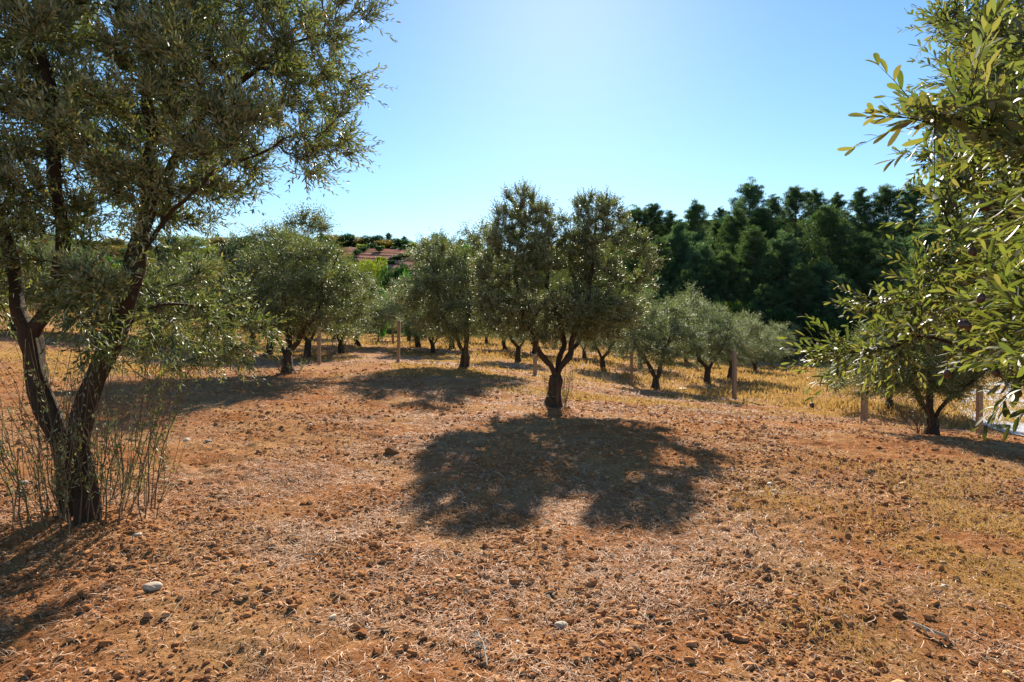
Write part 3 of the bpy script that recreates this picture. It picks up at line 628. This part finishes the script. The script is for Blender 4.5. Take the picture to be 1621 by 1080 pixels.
# ------------------------------------------------------------------ pines
def pine_kind(seed, H=12.5, mat=None, spread=.27, low=.07, nb=70):
    rng = np.random.default_rng(seed); P, par, r = [], [], []; n = 26; lean = rng.normal(0, .25, 2)
    for i in range(n):
        t = i / (n - 1); P.append((lean[0] * t * t + .1 * sin(t * 5), lean[1] * t * t, -.3 + (H * .95 + .3) * t)); par.append(i - 1); r.append(.2 * (1 - t) ** .8 + .02)
    cl = []
    for b in range(nb):
        t = low + (1 - low) * (b / nb) ** .9 * .97; j = int(t * (n - 1)); a = b * 2.4 + rng.normal(0, .5)
        prof = (1 - ((t - low) / (1 - low)) ** 1.35) ** .85 * (.75 + .25 * sst((t - low) / .25))
        Lb = H * spread * prof * rng.uniform(.55, 1.2) + .35
        rise = rng.uniform(.05, .45) + .5 * t; pj = j; base = np.array(P[j])
        for s in range(1, 6):
            f = s / 5; q = base + np.array([cos(a) * Lb * f, sin(a) * Lb * f, Lb * (rise * f * f - .05 * f)])
            P.append(tuple(q)); par.append(pj); pj = len(P) - 1; r.append(.055 * (1 - f) + .015)
            if f > .35:
                for _ in range(2 if f < .9 else 4):
                    cl.append(q + rng.normal(0, .10 + .13 * Lb * f, 3) * np.array([1, 1, .5]))
    for _ in range(8): cl.append(np.array([lean[0], lean[1], H * .95]) + rng.normal(0, .3, 3) * np.array([.7, .7, 1.4]))
    cl = np.array(cl); V, Fc, _ = tubes(np.array(P, float), par, np.array(r), rng, ks=(3, 7), thick=.07, gnarl=.05, flare=.2)
    nn = 60; C = np.repeat(cl, nn, 0); d = nrm(rng.normal(size=(len(C), 3)) + np.array([0, 0, .55]))
    rad = np.repeat(rng.uniform(.2, .45, len(cl)), nn); B = C + d * rad[:, None] * rng.random(len(C))[:, None] ** .5 * np.array([1, 1, .7])
    D = nrm(d * .7 + rng.normal(0, .4, d.shape) + np.array([0, 0, .9])); L = rng.uniform(.16, .36, len(C)); W = rng.uniform(.025, .055, len(C))
    rn = np.clip(np.repeat(rng.random(len(cl)) ** 1.5, nn) * .8 + rng.random(len(C)) * .2, 0, 1)
    lV, lF, rr = leaves(B, D, nrm(rng.normal(size=D.shape)), L, W, 0, rng, rn)
    return mesh_np('trunk', V, [Fc], M_PBARK), mesh_np('crown', lV, [lF], mat or M_PINE, attrs={'rnd': rr})
PK = [pine_kind(201, 12.5, M_PINE_GREEN, spread=.25), pine_kind(202, 12.0, None, .31, low=.1), pine_kind(203, 13.5, None, .22, low=.06, nb=80), pine_kind(204, 11.0, M_PINE_GREEN, .36, low=.1)]
pines = [ # u, v of the crown tip, distance, kind, rz, size factor, label
 (1182, 290, 88, 1, .3, 1.0, 'tallest dark pine on the forest skyline, left of the gap in the ridge'),
 (1190, 362, 68, 0, 1.2, 1.0, 'round-topped pine standing forward of the forest below its highest point'),
 (1312, 330, 72, 3, 2.0, 1.1, 'broad green pine standing forward near the close right-hand sprays'),
 (1100, 322, 82, 2, .6, 1.0, 'slender pointed pine left of the tallest one'),
 (1062, 338, 84, 0, 3.4, 1.0, 'pine on the skyline left of the slender pointed one'),
 (1030, 326, 86, 3, 4.4, 1.0, 'dark pine rising just right of the broad middle olive'),
 (1004, 330, 88, 1, 5.2, 1.0, 'leftmost pine of the forest, half behind the middle olive crown'),
 (1078, 352, 74, 2, 5.6, .95, 'pine with bare lower trunk before the left end of the forest'),
 (1132, 352, 90, 0, .1, .9, 'low pine in the dip of the skyline left of the tallest pine'),
 (1140, 330, 98, 1, 2.1, .9, 'pine set back in the dip of the skyline'),
 (1222, 312, 92, 0, 4.1, .95, 'pine on the skyline just right of the tallest one'),
 (1258, 298, 94, 3, 1.0, 1.0, 'round pine on the highest part of the ridge'),
 (1290, 303, 96, 1, 2.6, 1.0, 'pine on the ridge right of the round one'),
 (1325, 308, 94, 0, 3.0, 1.0, 'pine on the ridge above the broad green pine'),
 (1362, 300, 92, 2, 4.9, 1.0, 'pine on the ridge behind the tips of the close sprays'),
 (1400, 296, 90, 3, .4, 1.0, 'pine on the ridge hidden among the close sprays, third from right'),
 (1445, 292, 88, 1, 1.4, 1.0, 'pine on the ridge hidden among the close sprays, second from right'),
 (1500, 290, 88, 0, 2.4, 1.0, 'rightmost pine on the ridge behind the close sprays'),
 (1148, 402, 66, 3, 3.1, .8, 'small pine at the forest edge left of the forward round-topped pine'),
 (1240, 372, 70, 1, 4.3, .95, 'pine filling the dark gap between the two forward pines'),
 (1265, 420, 63, 0, 5.3, .75, 'low pine at the forest foot between the two forward pines'),
 (1365, 372, 68, 0, .8, 1.0, 'pine at the forest edge right of the broad green pine'),
 (1410, 380, 66, 2, 1.8, 1.0, 'pine at the forest edge behind the lower close sprays'),
 (1112, 390, 68, 1, 3.9, .9, 'dark pine low in the left part of the forest'),
 (1045, 380, 70, 0, 2.7, .9, 'dark pine just right of the middle olive, low in the forest'),
 (1212, 452, 60, 3, .9, .5, 'young pine at the foot of the forest above the olive row'),
 (1335, 440, 61, 1, 2.9, .6, 'young pine at the right foot of the forest'),
 (1470, 360, 70, 1, 2.9, 1.0, 'pine at the forest edge far right behind the close sprays'),
 (1165, 332, 78, 0, 1.9, .95, 'dense pine just left of and before the tallest pine'),
 (1580, 300, 86, 2, 1.2, 1.0, 'pine just beyond the right edge, nearest to it on the ridge'),
 (1660, 305, 84, 0, 2.2, 1.0, 'second pine beyond the right edge'),
 (1750, 310, 82, 3, 3.2, 1.0, 'third pine beyond the right edge'),
 (1540, 372, 70, 0, 4.2, 1.0, 'pine at the forest edge behind the rightmost leaves'),
 (1640, 380, 68, 1, 5.2, 1.0, 'pine at the forest edge just beyond the right edge'),
 (1740, 385, 66, 2, .2, 1.0, 'pine at the forest edge far beyond the right edge'),
 (1285, 345, 82, 2, 4.9, .95, 'dense pine between the ridge and the broad green pine'),
 (1205, 335, 82, 3, 2.9, .9, 'dense pine between the tallest pine and the forward round-topped one'),
 (1090, 430, 64, 3, 1.1, .6, 'low bushy pine at the left foot of the forest'),
 (1040, 440, 64, 1, 5.0, .55, 'low bushy pine beside the middle olive crown'),
 (1300, 415, 66, 1, 0.3, .7, 'shaded pine under the broad green pine'),
]
pg = 'pines of the forest behind the grove'; PT = {}
HH = [topz(p_[1]) for p_ in PK]
for u, v_, d, k, rz, sf, lab in pines:
    x = (u - CX) / F * d; zt = EYE + (HV - v_) / F * d; g0 = GZ(x, d); hh = max(zt - g0, 4.0); s = hh / HH[k]; w = .5 * s + .5 * min(s, 1.1) * 1.1
    if k not in PT: PT[k] = tree_thing('pine_tree', (x, d, g0), lab, 'pine tree', pg, [('trunk', PK[k][0]), ('crown', PK[k][1])], rz, (w, w, s))
    else: copy_tree(PT[k], (x, d, g0), rz, (w, w, s), lab)

# ------------------------------------------------------------------ shrubs
def shrub_kind(seed, mat, n=5200, L=.16, W=.09, flat=.75, lobes=7):
    rng = np.random.default_rng(seed); bl = [(0, 0, .55, .7, .7, .5)]
    for i in range(lobes):
        a = rng.uniform(0, 6.28); q = rng.uniform(.35, .65); bl.append((cos(a) * q, sin(a) * q, rng.uniform(.35, .95), rng.uniform(.25, .45), rng.uniform(.25, .45), rng.uniform(.2, .38)))
    sk = Skel(); sk.add(limb([(0, 0, -.2), (0, 0, .12)], .08, rng, .01), -1, 0.05); att = blob_points(bl, 220, rng, .4)
    P, par = colonise(sk, att, .1, .17, 1.2, rng); r = radii(P, par, .008, .05)
    V, Fc, _ = tubes(P, par, r, rng, ks=(3, 5)); B = blob_points(bl, n, rng, .33, .2); D = nrm(B - np.array([0, 0, .3]) + rng.normal(0, .6, B.shape))
    rn = np.clip(vn(B[:, 0] * 5 + B[:, 2] * 3, B[:, 1] * 5, 9) * .6 + rng.random(len(B)) * .4, 0, 1)
    lV, lF, rr = leaves(B, D, nrm(rng.normal(size=D.shape) + np.array([0, 0, .7])), rng.uniform(.6, 1.2, len(B)) * L, rng.uniform(.6, 1.2, len(B)) * W, 0, rng, rn)
    return mesh_np('stems', V, [Fc], M_PBARK), mesh_np('foliage', lV, [lF], mat, attrs={'rnd': rr})
SHK = {'y': shrub_kind(301, M_YBUSH, L=.07, W=.03, n=9000), 'g': shrub_kind(302, M_GBUSH, L=.13, W=.085, n=3600), 'd': shrub_kind(303, M_DBUSH, L=.09, W=.045, n=7000), 'o': shrub_kind(304, M_OBUSH, L=.08, W=.045, n=6000)}
SHT = {}
def shrub(x, y, k, w, h, lab, g=None, rz=0, z=None):
    g0 = GZ(x, y) if z is None else z; s = (w / 2, w / 2, h / 1.15)
    if k not in SHT:
        SHT[k] = tree_thing('shrub', (x, y, g0), lab, 'shrub', g, [('stems', SHK[k][0]), ('foliage', SHK[k][1])], rz, s)
        return SHT[k]
    e = copy_tree(SHT[k], (x, y, g0), rz, s, lab)
    if g: e['group'] = g
    elif 'group' in e: del e['group']
    return e
def shrub_px(u, vt, d, k, wpx, lab, g=None, rz=0):
    x = (u - CX) / F * d; g0 = GZ(x, d); zt = EYE + (HV - vt) / F * d; shrub(x, d, k, wpx * d / F, max(zt - g0, .6), lab, g, rz)
shrub_px(605, 462, 50, 'g', 30, 'bright green broad-leaved bush behind the fence in the gap between olives')
shrub_px(588, 403, 95, 'y', 66, 'large yellow-green rounded bush below the ploughed hillside')
shrub_px(627, 418, 90, 'd', 62, 'dark green bush right of the yellow-green one below the ploughed hillside')
shrub_px(560, 408, 100, 'y', 50, 'yellow bush at the left of the ploughed hillside, by the dark olive')
shrub_px(645, 440, 70, 'g', 34, 'light green bush below the dark green one')
shrub_px(1150, 470, 57, 'y', 60, 'yellow-green thicket bush at the forest foot above the right-hand row')
shrub_px(1175, 480, 56, 'd', 46, 'low dark green thicket bush at the forest foot above the silvery olive')
shrub_px(1105, 480, 58, 'd', 60, 'dark thicket bush at the forest foot left of the yellow-green one')
shrub_px(1230, 488, 57, 'd', 60, 'dark thicket bush at the forest foot above the row end')
shrub_px(1290, 500, 56, 'd', 70, 'dark thicket bush at the forest foot behind the hanging right sprays')
shrub_px(1060, 490, 58, 'd', 60, 'dark thicket bush behind the V-trunk olive')
shrub_px(1350, 500, 56, 'd', 70, 'dark thicket bush at the right foot of the forest')
r2 = np.random.default_rng(77); hg = 'shrubs scattered over the far hillside'
def hill_xy(u, d): return (u - CX) / F * d, d
for i in range(240):          # hillside shrubs; those at the crest form the skyline
    crest = i < 75
    u = (r2.uniform(640, 800) if i < 120 else r2.uniform(-40, 640)) if not crest else 340 + i * 9.5 + r2.normal(0, 4); d = r2.uniform(166, 178) if crest else r2.choice([r2.uniform(85, 130), r2.uniform(120, 165)])
    if not crest and 122 < d < 168 and 545 < u < 672: u = r2.uniform(668, 800)
    if i >= 175: d = r2.uniform(78, 125)
    if 555 < u < 660 and d < 125 and not crest: u -= 130
    x, y = hill_xy(u, d); k = r2.choice(['y', 'o', 'd', 'd', 'o', 'g'], p=[.2, .25, .2, .2, .1, .05]); w = r2.uniform(5.5, 9.5); h = r2.uniform(2.2, 4.0)
    lab = {'y': 'yellow-green shrub on the far hillside', 'o': 'ochre autumn shrub on the far hillside', 'd': 'dark green shrub on the far hillside', 'g': 'bright green shrub on the far hillside'}[k]
    if crest: lab = lab.replace('on the far hillside', 'on the crest of the far hill')
    shrub(x, y, str(k), w, h, lab, hg, r2.uniform(0, 6))
for i, (u, vt, d) in enumerate(((615, 369, 176), (597, 378, 178), (640, 376, 178), (580, 383, 174), (675, 376, 176), (690, 368, 172), (705, 377, 176), (730, 374, 172), (655, 384, 180), (750, 370, 168))):
    x, y = hill_xy(u, d); g0 = GZ(x, y); hh = max(EYE + (HV - vt) / F * d - g0, 3); s = hh / 12.5
    copy_tree(PT[i % 4], (x, y, g0), i, (s * 1.5, s * 1.5, s), 'tallest round pine on the crest above the ploughed field' if i == 0 else 'small dark pine on the crest of the far hill', 'pines on the crest of the far hill')
for j in range(30):            # young trees in rows on the ploughed field
    rr_ = j % 5; y = 136 + rr_ * 6.2; x = -.26 * y + (j // 5) * 4.1 + rr_ * .7 + r2.normal(0, 1.6); y += r2.normal(0, 1.5)
    shrub(x, y, 'd' if j % 3 else 'y', r2.uniform(1.4, 5.0), r2.uniform(.7, 1.7), 'low bush planted in a row on the ploughed hillside', 'low bushes in rows on the ploughed hillside', r2.uniform(0, 6))

# ------------------------------------------------------------------ fence posts
def post_mesh():
    w = .065; b = .012; sec = [(w, w - b), (w - b, w), (-w + b, w), (-w, w - b), (-w, -w + b), (-w + b, -w), (w - b, -w), (w, -w + b)]
    V = []; lev = [(-.4, 1), (0, 1), (.55, .985), (1.1, .97), (1.50, .95), (1.512, .86)]; rg = np.random.default_rng(4)
    for z, s in lev:
        for x, y in sec: V.append((x * s + rg.normal(0, .0012), y * s + rg.normal(0, .0012), z))
    n = 8; Fs = [[a * n + j, a * n + (j + 1) % n, (a + 1) * n + (j + 1) % n, (a + 1) * n + j] for a in range(len(lev) - 1) for j in range(n)]
    return mesh_np('fence_post', V, [np.array(Fs), np.array([[40 + j for j in range(8)]])], M_POST, False)
pm = post_mesh()
posts = [(630, 575, 508, 'tall concrete fence post left of the forked grey-green olive'), (505, 577, 508, 'concrete fence post just right of the dark left olive trunk'),
         (342, 581, 516, 'concrete fence post behind the lowest hanging foliage of the big left tree'), (1163, 632, 555, 'tallest lit concrete fence post on the grassy slope right of centre'),
         (1369, 668, 586, 'concrete fence post below the hanging right-hand sprays'), (1000, 610, 556, 'concrete fence post left of the V-trunk olive'),
         (847, 594, 562, 'concrete fence post beside the left fork of the broad middle tree'), (1553, 690, 610, 'concrete fence post at the right by the pale road'),
         (599, 541, 514, 'distant thin fence post in the golden grass under the bright green bush'), (622, 545, 516, 'distant fence post just left of the tall one'),
         (1104, 588, 562, 'distant fence post left of the leafy right-hand olive'), (1266, 580, 566, 'smallest fence post, far off past the end of the olive row')]
for i, (u, v_, vt, lab) in enumerate(posts):
    x, y, z = ground_at(u, v_); s = (v_ - vt) * y / F / 1.51
    wk = .72 if u > 1500 else .92
    o = link('fence_post', pm, None, (x, y, z), RNG.uniform(-.4, .4), (wk, wk, s)); o.rotation_euler = (RNG.normal(0, .015), RNG.normal(0, .02), RNG.uniform(-.4, .4))
    tag(o, lab, 'fence post', 'concrete fence posts along the grove edge')

# ------------------------------------------------------------------ stones, clods
import bmesh
def rock_mesh(name, seed, flat, mat, sub=3, rough=.25):
    bm = bmesh.new(); bmesh.ops.create_icosphere(bm, subdivisions=sub, radius=1); rg = np.random.default_rng(seed)
    co = np.array([v.co[:] for v in bm.verts]); f = np.ones(len(co))
    for k in range(7):
        d = nrm(rg.normal(size=3)); c_ = rg.uniform(.55, .85); f = np.minimum(f, np.where(co @ d > c_, c_ / np.maximum(co @ d, .01), 1))
    f *= 1 + rough * .35 * (vn(co[:, 0] * 3 + co[:, 2] * 2 + 10, co[:, 1] * 3 + co[:, 2] + 10, seed) - .5)
    ax = np.array([1, rg.uniform(.6, .85), flat]); co = co * f[:, None] * ax
    for v, c_ in zip(bm.verts, co): v.co = c_
    me = bpy.data.meshes.new(name); bm.to_mesh(me); bm.free(); me.materials.append(mat)
    me.polygons.foreach_set('use_smooth', np.full(len(me.polygons), True)); return me
RK = {'w': rock_mesh('stone', 1, .5, M_STONE), 'g': rock_mesh('stone', 2, .42, M_STONEG), 'b': rock_mesh('soil_lump', 3, .75, M_STONEB, rough=.9), 'y': rock_mesh('stone', 4, .55, M_STONEY)}
stones = [
 (235, 943, 36, 'w', 'large flat beige stone in front of the big left tree'), (524, 990, 17, 'w', 'smooth white oval stone left of the dry sprig'), (889, 990, 25, 'w', 'white angular stone right of the dry sprig'),
 (724, 920, 15, 'y', 'upright beige stone below the left lobe of the shadow'), (820, 1023, 13, 'w', 'round white pebble close right of the dry sprig'), (796, 1013, 15, 'w', 'white stone touching the tip of the dry sprig'),
 (937, 928, 17, 'y', 'ochre stone below the middle shadow'), (674, 1060, 12, 'w', 'white pebble at the bottom left of the dry sprig'), (814, 1062, 16, 'y', 'ochre stone at the bottom right of the dry sprig'),
 (900, 968, 9, 'w', 'thin white chip above the white angular stone'), (1224, 778, 17, 'g', 'flat grey stone on the right part of the tilled soil'), (1221, 767, 14, 'w', 'pale stone right behind the flat grey one'),
 (1063, 955, 9, 'w', 'tiny round white pebble right of the middle shadow'), (1262, 945, 12, 'w', 'small white stone in the lower right soil'), (1174, 977, 11, 'y', 'small ochre stone in the lower right soil'),
 (1431, 1078, 34, 'y', 'large yellowish stone cut by the bottom edge at the right'), (1609, 1062, 22, 'y', 'ochre stone in the bottom right corner'), (1429, 972, 24, 'b', 'rounded brown soil lump in the dry grass at lower right'),
 (1155, 1003, 20, 'b', 'brown soil lump at the bottom, right of the middle'), (1216, 914, 20, 'b', 'dark brown soil lump in the lower right soil'), (1122, 909, 16, 'b', 'brown soil lump right of the dark shadow'),
 (1498, 887, 15, 'y', 'ochre stone in the dry grass at the right'), (1433, 864, 11, 'y', 'small ochre stone right of centre in the dry grass'), (1272, 866, 10, 'w', 'small pale stone below the flat grey one'),
 (1432, 768, 15, 'y', 'ochre stone left of the right-hand shadow'), (241, 905, 8, 'w', 'tiny white pebble behind the large flat beige stone'), (34, 768, 17, 'w', 'pale stone at the left edge beside the big tree'),
 (216, 860, 18, 'g', 'grey stone at the foot of the suckers of the big left tree'), (456, 1001, 10, 'y', 'ochre pebble left of the smooth white oval stone'), (620, 720, 24, 'b', 'brown soil lump left of the middle tree shadow'),
 (993, 832, 21, 'b', 'dark soil lump at the lower right rim of the middle shadow'), (260, 741, 10, 'w', 'white pebble right of the suckers of the big left tree'), (329, 702, 13, 'g', 'grey stone beyond the suckers of the big left tree'),
 (293, 698, 15, 'w', 'pale stone beyond the suckers, beside the grey one'), (408, 720, 18, 'b', 'brown soil lump in the left part of the soil'), (490, 676, 10, 'w', 'small pale stone before the shadow of the dark left olive'),
 (1090, 822, 12, 'b', 'small soil lump at the right rim of the middle shadow'), (600, 850, 18, 'b', 'soil lump in the straw left of the middle shadow'), (1047, 782, 10, 'w', 'tiny pale pebble inside the right of the middle shadow'),
 (668, 1028, 18, 'b', 'large soil lump at the bottom left of the dry sprig'), (1080, 620, 26, 'y', 'low pale mound-like stone between the V-trunk olive and the tallest lit post'), (305, 1000, 20, 'b', 'soil lump below the large flat beige stone'),
 (845, 1048, 22, 'b', 'soil lump at the bottom middle, right of the sprig'), (1500, 930, 14, 'w', 'pale stone in the dry grass near the right edge'), (115, 965, 9, 'w', 'white pebble in the dark corner shadow at lower left')]
for i, (u, v_, w, k, lab) in enumerate(stones):
    x, y, z = ground_at(u, v_); s = w * y / F / 2; g0 = float(gz(x, y))
    nm = 'soil_lump' if k == 'b' else 'stone'
    o = link(nm, RK[k], None, (x, y, g0 + s * .12), (0), s); o.rotation_euler = (RNG.normal(0, .15), RNG.normal(0, .15), RNG.uniform(-.5, .5) if w > 24 else RNG.uniform(0, 6))
    tag(o, lab, 'soil lump' if k == 'b' else 'stone', 'lumps of soil on the tilled ground' if k == 'b' else 'stones on the tilled ground')

def scatter(n, rng, ymin=2.1, ymax=24, p=1.0):
    t = rng.random(n); y = ymin * (ymax / ymin) ** t; x = rng.uniform(-1.0, 1.0, n) * (y * .9 + 1.1); return x, y
# small crumbs of soil: far too many to count
rg = np.random.default_rng(60); n = 150000; x, y = scatter(n, rg); dens = vn(x / .5, y / .5, 61) * .6 + vn(x / 1.6, y / 1.6, 62) * .5; keep = (rg.random(n) < np.clip(dens - .12, 0, 1) ** 2.3 * 3.2) ; x, y = x[keep], y[keep]; n = len(x)
phi = (1 + 5 ** .5) / 2; ico = nrm(np.array([(-1, phi, 0), (1, phi, 0), (-1, -phi, 0), (1, -phi, 0), (0, -1, phi), (0, 1, phi), (0, -1, -phi), (0, 1, -phi), (phi, 0, -1), (phi, 0, 1), (-phi, 0, -1), (-phi, 0, 1)], float))
icf = np.array([(0, 11, 5), (0, 5, 1), (0, 1, 7), (0, 7, 10), (0, 10, 11), (1, 5, 9), (5, 11, 4), (11, 10, 2), (10, 7, 6), (7, 1, 8), (3, 9, 4), (3, 4, 2), (3, 2, 6), (3, 6, 8), (3, 8, 9), (4, 9, 5), (2, 4, 11), (6, 2, 10), (8, 6, 7), (9, 8, 1)])
s = .0042 * (1 - rg.random(n)) ** -.45; s = np.minimum(s, .023) * (1 + .05 * y)
a = rg.uniform(0, 6.28, n); sx = rg.uniform(.8, 1.4, n); sy = rg.uniform(.7, 1.1, n); sz = rg.uniform(.5, .9, n)
C = ico[None] * (1 + rg.uniform(-.32, .32, (n, 12, 1))) * (s[:, None] * np.stack([sx, sy, sz], -1))[:, None] if False else ico[None] * (1 + rg.uniform(-.32, .32, (n, 12, 1))) * (s[:, None] * np.stack([sx, sy, sz], -1))[:, None, :]
ca, sa = np.cos(a)[:, None], np.sin(a)[:, None]
CX2 = C[..., 0] * ca - C[..., 1] * sa + x[:, None]; CY2 = C[..., 0] * sa + C[..., 1] * ca + y[:, None]; CZ2 = C[..., 2] + (gz(x, y) + s * .25)[:, None]
tag(link('soil_crumbs', mesh_np('soil_crumbs', np.stack([CX2, CY2, CZ2], -1).reshape(-1, 3), [(icf[None] + (np.arange(n) * 12)[:, None, None]).reshape(-1, 3)], M_CLOD, False, {'rnd': np.repeat(rg.random(n), 12)})),
    'reddish crumbs of soil strewn over the tilled ground', 'soil', kind='stuff')

# straw litter lying on the soil
rg = np.random.default_rng(61)
def ribbons(x, y, L, W, lift, tilt, rg, seg=3, curve=.6):
    n = len(x); a = rg.uniform(0, 2 * pi, n); k = rg.normal(0, curve, n); el = np.abs(rg.normal(0, tilt, n)) * np.sign(rg.random(n) - .15)
    px, py, pz = x.copy(), y.copy(), gz(x, y) + lift; V = []
    for s_ in range(seg + 1):
        w = W * (1 - .75 * s_ / seg); V.append(np.stack([px - np.sin(a) * w, py + np.cos(a) * w, pz], -1)); V.append(np.stack([px + np.sin(a) * w, py - np.cos(a) * w, pz + w * .5], -1))
        st = L / seg; px = px + np.cos(a) * st * np.cos(el); py = py + np.sin(a) * st * np.cos(el); g = gz(px, py) + .002
        pz = np.maximum(pz + np.sin(el) * st, g); a = a + k; el = el - np.abs(rg.normal(0, .25, n))
    V = np.stack(V, 1).reshape(-1, 3); m_ = 2 * (seg + 1)
    f = np.array([[2 * j, 2 * j + 1, 2 * j + 3, 2 * j + 2] for j in range(seg)]); return V, (f[None] + (np.arange(n) * m_)[:, None, None]).reshape(-1, 4), m_
n = 310000; x, y = scatter(n, rg, 1.9, 17); d_ = straw_amount(x, y) * .75 + .12; keep = rg.random(n) < d_; x, y = x[keep], y[keep]; n = len(x)
L = rg.uniform(.02, .09, n) * (1 + .03 * y); W = rg.uniform(.0008, .0022, n) * (1 + .13 * y)
V, Fc, m_ = ribbons(x, y, L, W, rg.uniform(.001, .012, n), .35, rg)
rn_ = np.repeat(rg.random(n), m_)
n2 = 90000; x2 = 12 * (60 / 12) ** rg.random(n2); y2 = x2; x2 = rg.uniform(-1.0, 1.0, n2) * y2 * .93
kp = rg.random(n2) < sst((vn(x2 / 2.6, y2 / 1.2, 91) * .5 + vn(x2 / .7, y2 / .5, 92) * .5 - .34) / .3); x2, y2 = x2[kp], y2[kp]; n2 = len(x2)
V2, F2, _ = ribbons(x2, y2, rg.uniform(.06, .16, n2) * (.6 + .035 * y2), rg.uniform(.0012, .0026, n2) * (.4 + .17 * y2), rg.uniform(.003, .03, n2), .5, rg)
F2 = F2 + len(V); V = np.vstack([V, V2]); Fc = np.vstack([Fc, F2]); rn_ = np.r_[rn_, np.repeat(rg.random(n2) ** 1.3 * .8, m_)]
tag(link('straw_litter', mesh_np('straw_litter', V, [Fc], M_STRAW, True, {'rnd': rn_})), 'pale dry straw and grass stalks littering the soil', 'straw', kind='stuff')

# golden grass beyond the posts and thin dry grass at the lower right
n = 190000; y = 11 * (75 / 11) ** rg.random(n); x = rg.uniform(-1.0, 1.0, n) * y * .95
ym = np.clip((1 - tilled(x, y)) * (gpat(x, y) * .75 + .04) + tilled(x, y) * sst((y - 12) / 3) * .7 * sst((vn(x / 2.6, y / 1.1, 41) - .44) / .2), 0, 1)
keep = rg.random(n) < ym; x1, y1 = x[keep], y[keep]
n = 60000; y = 2.1 * (9 / 2.1) ** rg.random(n); x = rg.uniform(.1, 1.0, n) * (y * .92 + 1.0)
ym = sst((x - 1.5 + (vn(x / .8, y / .8, 31) - .5) * 1.6) / 2) * sst((8 - y) / 3) * sst((vn(x / .5, y / .5, 32) - .15) / .4)
keep = rg.random(n) < ym; x2, y2 = x[keep], y[keep]
x = np.r_[x1, x2]; y = np.r_[y1, y2]; n = len(x)
h = np.where(y > 11, rg.uniform(.05, .26, n) * (1 - .7 * tilled(x, y)), rg.uniform(.02, .085, n)) * (.6 + .9 * vn(x / 1.3, y / 1.3, 71)); w = np.where(y > 11, .0009 * y + .004, .0012 + .0003 * y)
z = gz(x, y); B = np.stack([x, y, z - .01], -1); D = nrm(np.stack([rg.normal(0, .45, n), rg.normal(0, .45, n), np.where(y > 11, 1, .5)], -1)); Nn = nrm(np.stack([rg.normal(0, .5, n), -np.ones(n), rg.normal(0, .3, n)], -1))
V, Fc, rn = leaves(B, D, Nn, h, w * 2, 0, rg)
tag(link('dry_grass', mesh_np('dry_grass', V, [Fc], M_YGRASS, True, {'rnd': rn})), 'golden dry grass growing beyond the posts and at the lower right', 'grass', kind='stuff')

# ------------------------------------------------------------------ twigs on the soil
def twig(name, pts, r, lab, cat, side=0, seed=0, mat=M_TWIG, g='dead twigs on the tilled ground'):
    rg = np.random.default_rng(seed); P3 = []
    for u, v_, lift in pts:
        x, y, z = ground_at(u, v_ + lift * F / 3.2 if False else v_); P3.append((x, y, float(gz(x, y)) + lift))
    P3 = np.array(P3); o0 = P3[0].copy(); q = limb(P3 - o0, .03, rg, .004); bp, bpar, br = list(q), list(range(-1, len(q) - 1)), list(np.linspace(r, r * .45, len(q)))
    for k in range(side):
        j = rg.integers(1, len(q) - 1); dd = nrm(nrm(q[j] - q[j - 1]) + rg.normal(0, .6, 3) * np.array([1, 1, .35]) + np.array([0, 0, .12])); pp = j; l_ = rg.uniform(.05, .12)
        for s in range(1, 5): bp.append(q[j] + dd * l_ * s / 4 + np.array([0, 0, -.001 * s * s])); bpar.append(pp); pp = len(bp) - 1; br.append(r * .5 * (1.1 - s / 5))
    V, Fc, _ = tubes(np.array(bp), bpar, np.array(br), rg, ks=(5, 6)); o = link(name, mesh_np(name, V, [Fc], mat), None, tuple(o0)); tag(o, lab, cat, g); return o
twig('dry_sprig', [(771, 1079, .02), (766, 1050, .05), (758, 1025, .04)], .004, 'grey branching dry sprig lying at the bottom middle', 'dry sprig', 22, 1, M_STONEG)
twig('twig', [(1023, 985, .01), (1028, 968, .015), (1027, 952, .02)], .004, 'short curved pale twig right of the white angular stone', 'twig', 0, 2)
twig('twig', [(1030, 975, .01), (1046, 992, .015), (1053, 1001, .01)], .003, 'thin twig slanting right of the short curved pale one', 'twig', 1, 3)
twig('twig', [(256, 1003, .01), (272, 980, .02), (288, 960, .02)], .003, 'straight pale stalk below the large flat beige stone', 'twig', 0, 4)
twig('twig', [(1190, 1040, .01), (1203, 1053, .02), (1212, 1064, .01)], .004, 'dark twig at the bottom right of the middle', 'twig', 1, 5)
twig('twig', [(466, 890, .01), (490, 888, .02), (512, 886, .01)], .005, 'brown twig in the straw left of the middle shadow', 'twig', 2, 6)
twig('twig', [(620, 698, .02), (600, 701, .03), (580, 697, .02)], .007, 'dark dead branch beside the soil lump left of the middle shadow', 'twig', 2, 7)
twig('twig', [(1128, 668, .02), (1138, 672, .03), (1146, 675, .02)], .02, 'short thick dead branch on the slope below the tallest lit post', 'twig', 1, 8)
twig('dead_root', [(1455, 990, .015), (1475, 1000, .03), (1495, 1008, .03), (1512, 1012, .015)], .012, 'pale weathered root chunk in the dry grass at lower right', 'root', 6, 9, M_STONE, None)
